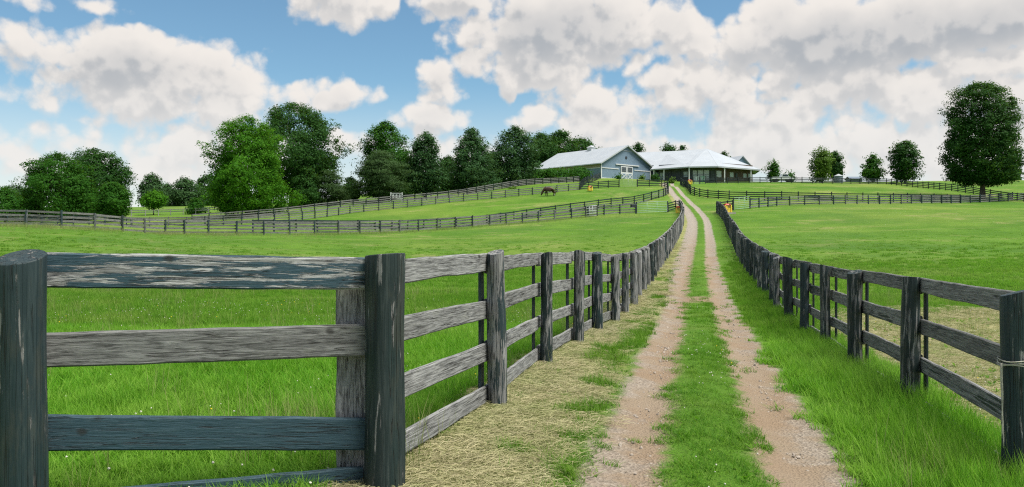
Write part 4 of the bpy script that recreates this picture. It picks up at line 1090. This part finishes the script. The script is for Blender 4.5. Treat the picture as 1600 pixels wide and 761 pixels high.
tree('loose pale green tree on the hilltop', 1282, 190, 226, 42, MAT['leaf_light'], 'oval', vlow=284, nclump=150, per=52, leaf=.21, gap=.30, group=C_, seed=34)
tree('dark tree behind the loose pale tree on the hilltop', 1304, 202, 235, 36, MAT['leaf_dark'], 'round', vlow=280, nclump=140, per=60, leaf=.26, group=C_, seed=35)
tree('small airy tree left of the dense hilltop maple', 1364, 198, 241, 44, MAT['leaf_mid'], 'round', vlow=283, nclump=110, per=42, leaf=.20, gap=.40, group=C_, seed=36)
tree('dense dark maple on the right hilltop', 1414, 192, 219, 56, MAT['leaf_dark'], 'block', vlow=284, nclump=380, per=64, leaf=.25, group=C_, seed=37)
tree('tall dense columnar maple at the right picture edge', 1535, 139, 128, 128, MAT['leaf_dark'], 'block', vlow=288, nclump=820, per=70, leaf=.24, gap=.05, group=C_, seed=38, trunk_r=.42, lobes=.10)
tree('dark low tree behind the columnar maple', 1583, 236, 252, 34, MAT['leaf_dark'], 'block', vlow=286, nclump=120, per=60, leaf=.34, group=C_, seed=39)
D_ = 'shrubs around the barn'
for k, (u, d, vt, w, vl, lab) in enumerate([(868, 186, 263, 66, 288, 'long green hedge bush under the left barn wall, left half'), (903, 186, 262, 60, 286, 'long green hedge bush under the left barn wall, right half'),
        (838, 186, 266, 48, 290, 'low green bush at the far end of the barn hedge')]):
    tree(lab, u, d, vt, w, MAT['leaf_mid'], 'block', 'bush', vlow=vl, nclump=170, per=55, leaf=.20, group=D_, seed=50 + k)
for k, (u, d, vt, w, vl, lab) in enumerate([(966, 191, 273.5, 9, 280, 'small dark bush left of the barn doors'), (1003, 199, 274, 9, 281, 'small pale green bush right of the barn doors'), (1049, 173, 279.5, 14, 286, 'round light green bush at the top of the lane'),
        (1024, 186, 272, 22, 284, 'dark bush at the corner between barn and stable'), (803, 158, 293, 20, 301, 'pale flowering bush at the upper paddock fence')]):
    tree(lab, u, d, vt, w, (MAT['leaf_mid'], MAT['leaf_light'], MAT['leaf_light'], MAT['leaf_dark'], MAT['leaf_light'])[k], 'dome', 'bush', vlow=vl, nclump=50, per=45, leaf=.12, group=D_, seed=60 + k)

# ------------------------------------------------------------------ grass, hay, flowers, gravel
def blades(seed, n, rad, h0, h1, w, lean, mat, segs=3, name='tuft'):
    r = np.random.default_rng(seed); V = []; Fq = []; tn = []
    for i in range(n):
        a = r.random() * 6.283; q = rad * math.sqrt(r.random()); x, y = q * math.cos(a), q * math.sin(a)
        h = r.uniform(h0, h1); la = r.random() * 6.283; ln = lean * h * r.uniform(.3, 1.3); dx, dy = math.cos(la), math.sin(la); px, py = -dy, dx
        b = len(V); t_ = r.random()
        for s in range(segs + 1):
            t = s / segs; ww = w * (1 - t ** 1.5 * .93) * .5; k = ln * t * t; z = h * (t - .18 * (ln / h) * t * t)
            V.append((x + dx * k - px * ww, y + dy * k - py * ww, z)); V.append((x + dx * k + px * ww, y + dy * k + py * ww, z)); tn += [t_, t_]
        for s in range(segs): Fq.append((b + 2 * s, b + 2 * s + 1, b + 2 * s + 3, b + 2 * s + 2))
    m = fast_mesh(name, V, Fq, mat); m.attributes.new('tint', 'FLOAT', 'POINT').data.foreach_set('value', np.array(tn, np.float32)); return m
def straws(seed, n, rad, mat):
    r = np.random.default_rng(seed); V = []; Fq = []; tn = []
    for i in range(n):
        x, y = r.normal(0, rad * .5, 2); a = r.random() * 6.283; L = r.uniform(.05, .20); w = r.uniform(.0014, .0032); z = r.uniform(.0, .05); cv = r.normal(0, .3); t_ = r.random(); b = len(V); ti = r.normal(0, .12)
        for s in range(4):
            t = s / 3 - .5; aa = a + cv * t; px, py = x + math.cos(aa) * L * t, y + math.sin(aa) * L * t; nx, ny = -math.sin(aa) * w / 2, math.cos(aa) * w / 2
            zz = max(.004, z + ti * L * t + .015 * (1 - 4 * t * t)); V.append((px - nx, py - ny, zz)); V.append((px + nx, py + ny, zz + .002)); tn += [t_, t_]
        for s in range(3): Fq.append((b + 2 * s, b + 2 * s + 1, b + 2 * s + 3, b + 2 * s + 2))
    m = fast_mesh('straw', V, Fq, mat); m.attributes.new('tint', 'FLOAT', 'POINT').data.foreach_set('value', np.array(tn, np.float32)); return m
def ball_mesh(name, mat, seed, flat=1.0, sub=1, rough=.25):
    bm = bmesh.new(); bmesh.ops.create_icosphere(bm, subdivisions=sub, radius=1.0); r = np.random.default_rng(seed)
    for v in bm.verts: v.co *= 1 + r.uniform(-rough, rough); v.co.z *= flat
    m = bpy.data.meshes.new(name); bm.to_mesh(m); bm.free(); m.materials.append(mat); return m
def collection_of(name, meshes):
    c = bpy.data.collections.new(name)
    for i, m in enumerate(meshes): c.objects.link(bpy.data.objects.new('%s_%02d' % (name, i), m))
    return c
def scatter(name, coll, k, pos, rot, scl, idx, label, kind='stuff'):
    m = bpy.data.meshes.new(name); m.vertices.add(len(pos)); m.vertices.foreach_set('co', np.asarray(pos, np.float32).ravel())
    m.attributes.new('rot', 'FLOAT_VECTOR', 'POINT').data.foreach_set('vector', np.asarray(rot, np.float32).ravel())
    m.attributes.new('scl', 'FLOAT_VECTOR', 'POINT').data.foreach_set('vector', np.asarray(scl, np.float32).ravel())
    m.attributes.new('idx', 'INT', 'POINT').data.foreach_set('value', np.asarray(idx, np.int32))
    o = link(name, m); tag(o, label, kind=kind)
    g = bpy.data.node_groups.new(name + '_nodes', 'GeometryNodeTree')
    g.interface.new_socket('Geometry', in_out='INPUT', socket_type='NodeSocketGeometry'); g.interface.new_socket('Geometry', in_out='OUTPUT', socket_type='NodeSocketGeometry')
    N = g.nodes; gi = N.new('NodeGroupInput'); go = N.new('NodeGroupOutput'); ip = N.new('GeometryNodeInstanceOnPoints'); ci = N.new('GeometryNodeCollectionInfo')
    ci.inputs['Collection'].default_value = coll; ci.inputs['Separate Children'].default_value = True; ci.inputs['Reset Children'].default_value = True
    def attr(nm, ty):
        a = N.new('GeometryNodeInputNamedAttribute'); a.data_type = ty; a.inputs['Name'].default_value = nm; return a.outputs['Attribute']
    L = g.links.new
    L(gi.outputs[0], ip.inputs['Points']); L(ci.outputs[0], ip.inputs['Instance']); ip.inputs['Pick Instance'].default_value = True
    L(attr('idx', 'INT'), ip.inputs['Instance Index'])
    e = N.new('FunctionNodeEulerToRotation'); L(attr('rot', 'FLOAT_VECTOR'), e.inputs[0]); L(e.outputs[0], ip.inputs['Rotation'])
    L(attr('scl', 'FLOAT_VECTOR'), ip.inputs['Scale']); L(ip.outputs[0], go.inputs[0])
    o.modifiers.new('scatter', 'NODES').node_group = g
    return o
def wedge(d0, d1, dens, hw=.74):
    n = int(dens * hw * (d1 * d1 - d0 * d0)); d = np.sqrt(RNG.uniform(d0 * d0, d1 * d1, n)); return RNG.uniform(-hw, hw, n) * d, d

TUFTS = [blades(500 + i, 34, .085, .06, .21, .0072, .7, MAT['grass']) for i in range(5)] \
      + [blades(520 + i, 60, .16, .05, .13, .010, .5, MAT['grass_far'], 2) for i in range(4)] \
      + [blades(540 + i, 70, .30, .05, .12, .022, .5, MAT['grass_far'], 2) for i in range(3)]
LTUFTS = [blades(560 + i, 30, .085, .05, .17, .0065, .8, MAT['grass_lane']) for i in range(5)] + [blades(570 + i, 60, .16, .05, .13, .010, .6, MAT['grass_lane'], 2) for i in range(4)] + [blades(575 + i, 70, .30, .05, .12, .022, .5, MAT['grass_lane'], 2) for i in range(3)]
TC = collection_of('tuft', TUFTS); LTC = collection_of('lanetuft', LTUFTS)
def grass():
    P_, R_, S_, I_ = [], [], [], []
    Pl, Rl, Sl, Il = [], [], [], []
    for d0, d1, dens, kind, s in [(2.2, 8, 170, 0, 1.0), (8, 15, 100, 0, 1.15), (15, 26, 40, 1, 1.0), (26, 42, 15, 1, 1.25), (42, 80, 2.6, 2, .9)]:
        x, y = wedge(d0, d1, dens); lat = lane_lat(x, y); n = len(x)
        nz = fb(x * .9, y * .9); n2 = fb(x * 2.3 + 40, y * 2.3); u = RNG.random(n)
        fade = np.clip((y - 22) / 50, 0, 1) + (fb(x * .12, y * .12) - .5) * .35
        h = .60 + .75 * fb(x * .35 + 9, y * .35) + .5 * np.clip(fb(x * 1.3, y * 1.3 + 50) - .55, 0, 1); h = h * np.clip(1.25 - fade, .45, 1); keep = RNG.random(n) > fade
        lane = np.abs(lat) < 2.25
        wob = (n2 - .5) * .55
        rut = (np.abs(lat + wob * .8 + .72 + .08 * np.clip((y - 8) / 10, 0, 1)) < .29 + .08 * np.clip((y - 8) / 10, 0, 1)) | (np.abs(lat + wob * .8 - .67) < .33) | ((np.abs(y - 25) < 1.0) & (np.abs(lat) < .7) & (RNG.random(n) < .75))
        keep &= ~(lane & rut & (u < .993))
        edge = lane & ((np.abs(np.abs(lat + wob * .8) - .7) < .46)); h = np.where(edge, h * .5, h); keep &= ~(edge & (u < .35))
        mid = lane & (np.abs(lat) < .5); h = np.where(mid, h * .62, h)
        lv = (lat > -2.5) & (lat < -.85); hay = ((nz < .52) | (lat < -1.7)) & (lat < -1.28 + (n2 - .5) * 1.1)
        keep &= ~(lv & hay & (u < .68)); h = np.where(lv, h * np.where(hay, .42, .85), h)
        rv = (lat > .9) & (lat < 2.9); h = np.where(rv, h * 1.15, h)
        fl = (lat > 1.55) & (lat < 2.5); h = np.where(fl, h * 1.55, h)
        hz = HAYZ(x, y) + (n2 - .5) * .5 > .5; keep &= ~(hz & (u < .93)); h = np.where(hz, h * .5, h)
        z = T(x, y) - .005
        sx = s * RNG.uniform(.8, 1.25, n); sc = np.stack([sx, sx, h * RNG.uniform(.8, 1.2, n) * (1 if kind == 0 else (1.15 if kind == 1 else 1.2))], 1)
        rot = np.stack([RNG.normal(0, .1, n), RNG.normal(0, .1, n), RNG.random(n) * 6.283], 1)
        ix = RNG.integers(*((0, 5), (5, 9), (9, 12))[kind], size=n)
        dull = lane & (lat < .72)
        for sel, (a, b, c, e) in ((keep & ~dull, (P_, R_, S_, I_)), (keep & dull, (Pl, Rl, Sl, Il))):
            a.append(np.stack([x, y, z], 1)[sel]); b.append(rot[sel]); c.append(sc[sel]); e.append(ix[sel])
    cat = np.concatenate
    scatter('meadow_grass', TC, 0, cat(P_), cat(R_), cat(S_), cat(I_), 'lush green meadow grass in the paddocks')
    scatter('lane_grass', LTC, 0, cat(Pl), cat(Rl), cat(Sl), cat(Il), 'green grass on the lane middle and verges')
    # tall seeding stems
    st = [blades(580 + i, 9, .10, .30, .62, .0045, .35, MAT['seed'], 4) for i in range(3)]
    x, y = wedge(3.5, 26, 4.2); lat = lane_lat(x, y); k = (np.abs(lat) > 1.9) & (fb(x * .6, y * .6 + 30) > .52)
    ex = RNG.normal((-1.45, 6.4), (.45, .4), (110, 2)); er = RNG.normal((3.35, 5.9), (.3, .5), (30, 2))
    fu = RNG.uniform(-60, 1000, 5200); fd = np.interp(fu, [-70, 127, 222, 300, 420, 535, 645, 750, 850, 1000], [61, 63, 68, 74, 76, 80, 86, 92, 98, 104]) - RNG.exponential(2.2, 5200) - .1
    fk = fb(fu * .02, fd * .3) > .42; fx, fy = ((fu - 800) * fd / F)[fk], fd[fk]
    x = np.r_[x[k], ex[:, 0], er[:, 0], fx]; y = np.r_[y[k], ex[:, 1], er[:, 1], fy]; n = len(x)
    sz = RNG.uniform(.6, 1.05, n); sz[n - len(fx):] *= 1.0; scatter('tall_grass_stems', collection_of('stem', st), 0, np.stack([x, y, T(x, y)], 1), np.stack([RNG.normal(0, .08, n), RNG.normal(0, .08, n), RNG.random(n) * 6.28], 1), np.stack([sz] * 3, 1), RNG.integers(0, 3, n), 'tall seeding grass stems among the meadow grass')
    wd = []
    for i in range(3):       # rosettes of broad leaves
        r = np.random.default_rng(700 + i); V = []; Q = []; tn = []
        for k in range(7):
            a = r.random() * 6.283; L = r.uniform(.07, .15); w = L * r.uniform(.2, .34); el = r.uniform(.35, 1.0); dx, dy = math.cos(a), math.sin(a); b = len(V); t_ = r.uniform(.3, 1)
            for q, (t, ww) in enumerate(((0, .12), (.35, .9), (.7, 1), (1, .05))):
                h_ = L * t * math.cos(el); z = L * t * math.sin(el) - .5 * L * t * t * .5 + .03
                V.append((dx * h_ + dy * w * ww / 2, dy * h_ - dx * w * ww / 2, z)); V.append((dx * h_ - dy * w * ww / 2, dy * h_ + dx * w * ww / 2, z)); tn += [t_, t_]
            for q in range(3): Q.append((b + 2 * q, b + 2 * q + 1, b + 2 * q + 3, b + 2 * q + 2))
        m = fast_mesh('weed', V, Q, MAT['grass_lane']); m.attributes.new('tint', 'FLOAT', 'POINT').data.foreach_set('value', np.array(tn, np.float32)); wd.append(m)
    x, y = wedge(2.6, 20, 11.0); lat = lane_lat(x, y); k = ((lat < -2.3) | (lat > 1.0) | ((np.abs(lat) < .3) & (RNG.random(len(x)) < .4))) & (fb(x * .8 + 20, y * .8) > .5); x, y = x[k], y[k]; n = len(x); sz = RNG.uniform(.35, .85, n)
    scatter('broadleaf_weeds', collection_of('weed', wd), 0, np.stack([x, y, T(x, y) + .02], 1), np.stack([RNG.normal(0, .1, n), RNG.normal(0, .1, n), RNG.random(n) * 6.28], 1), np.stack([sz, sz, sz * 1.2], 1), RNG.integers(0, 3, n), 'broad-leaved weeds mixed into the near grass')
    # mown hay on the left verge and behind the right fence
    hs = [straws(600 + i, 95, .24, MAT['straw']) for i in range(6)]
    pos = []
    for d0, d1, dens in [(2.2, 8, 150), (8, 16, 85), (16, 30, 28), (30, 60, 5)]:
        x, y = wedge(d0, d1, dens); lat = lane_lat(x, y); nz = fb(x * .9, y * .9); n2 = fb(x * 2.3 + 40, y * 2.3)
        a = (lat > -2.6) & (lat < -1.28 + (n2 - .5) * 1.1) & ((nz < .52) | (lat < -1.7) | (RNG.random(len(x)) < .10)) & (RNG.random(len(x)) < .85)
        b = (HAYZ(x, y) + (n2 - .5) * .5 > .40)
        pos.append(np.stack([x, y], 1)[a | b])
    q = np.concatenate(pos); n = len(q); sz = RNG.uniform(.55, .95, n)
    sz = sz * np.clip(q[:, 1] / 14, 1, 1.8)
    scatter('cut_hay', collection_of('straw', hs), 0, np.c_[q, T(q[:, 0], q[:, 1]) + .012], np.stack([RNG.normal(0, .05, n), RNG.normal(0, .05, n), RNG.random(n) * 6.28], 1), np.stack([sz] * 3, 1), RNG.integers(0, 5, n), 'dry cut hay strewn along the left verge and behind the right fence')
    # clover and dandelion heads
    for nm, mt, lab, dn in (('clover_flowers', 'clover', 'white clover heads in the left paddock grass', 7.0), ('dandelion_flowers', 'dandelion', 'small yellow flowers in the grass', .7)):
        x, y = wedge(3.2, 22, dn); lat = lane_lat(x, y); k = ((lat < -2.4) | (np.abs(lat) < .4) | (lat > 2.8)) & (fb(x * .7 + 3, y * .7) > .47); x, y = x[k], y[k]; n = len(x); sz = RNG.uniform(.005, .0105, n)
        scatter(nm, collection_of(nm[:5], [ball_mesh(nm, MAT[mt], 3 + i, .8) for i in range(2)]), 0, np.stack([x, y, T(x, y) + RNG.uniform(.07, .16, n)], 1), RNG.random((n, 3)), np.stack([sz] * 3, 1), RNG.integers(0, 2, n), lab)
    # loose stones in the wheel tracks
    st = [ball_mesh('stone', MAT['stone'], 40 + i, .6, 1, .3) for i in range(4)]
    x, y = wedge(3, 24, 90); lat = lane_lat(x, y); wob = (fb(x * 2.3 + 40, y * 2.3) - .5) * .5
    k = (np.abs(np.abs(lat + wob) - .68) < .34) & (fb(x * 1.5, y * 1.5 + 70) > .45); x, y = x[k], y[k]; n = len(x); sz = RNG.gamma(2.2, .0036, n) + .003
    scatter('loose_gravel', collection_of('stone', st), 0, np.stack([x, y, T(x, y) + .0 - .015], 1), RNG.random((n, 3)) * 6, np.stack([sz] * 3, 1), RNG.integers(0, 4, n), 'loose stones scattered in the wheel tracks')
grass()
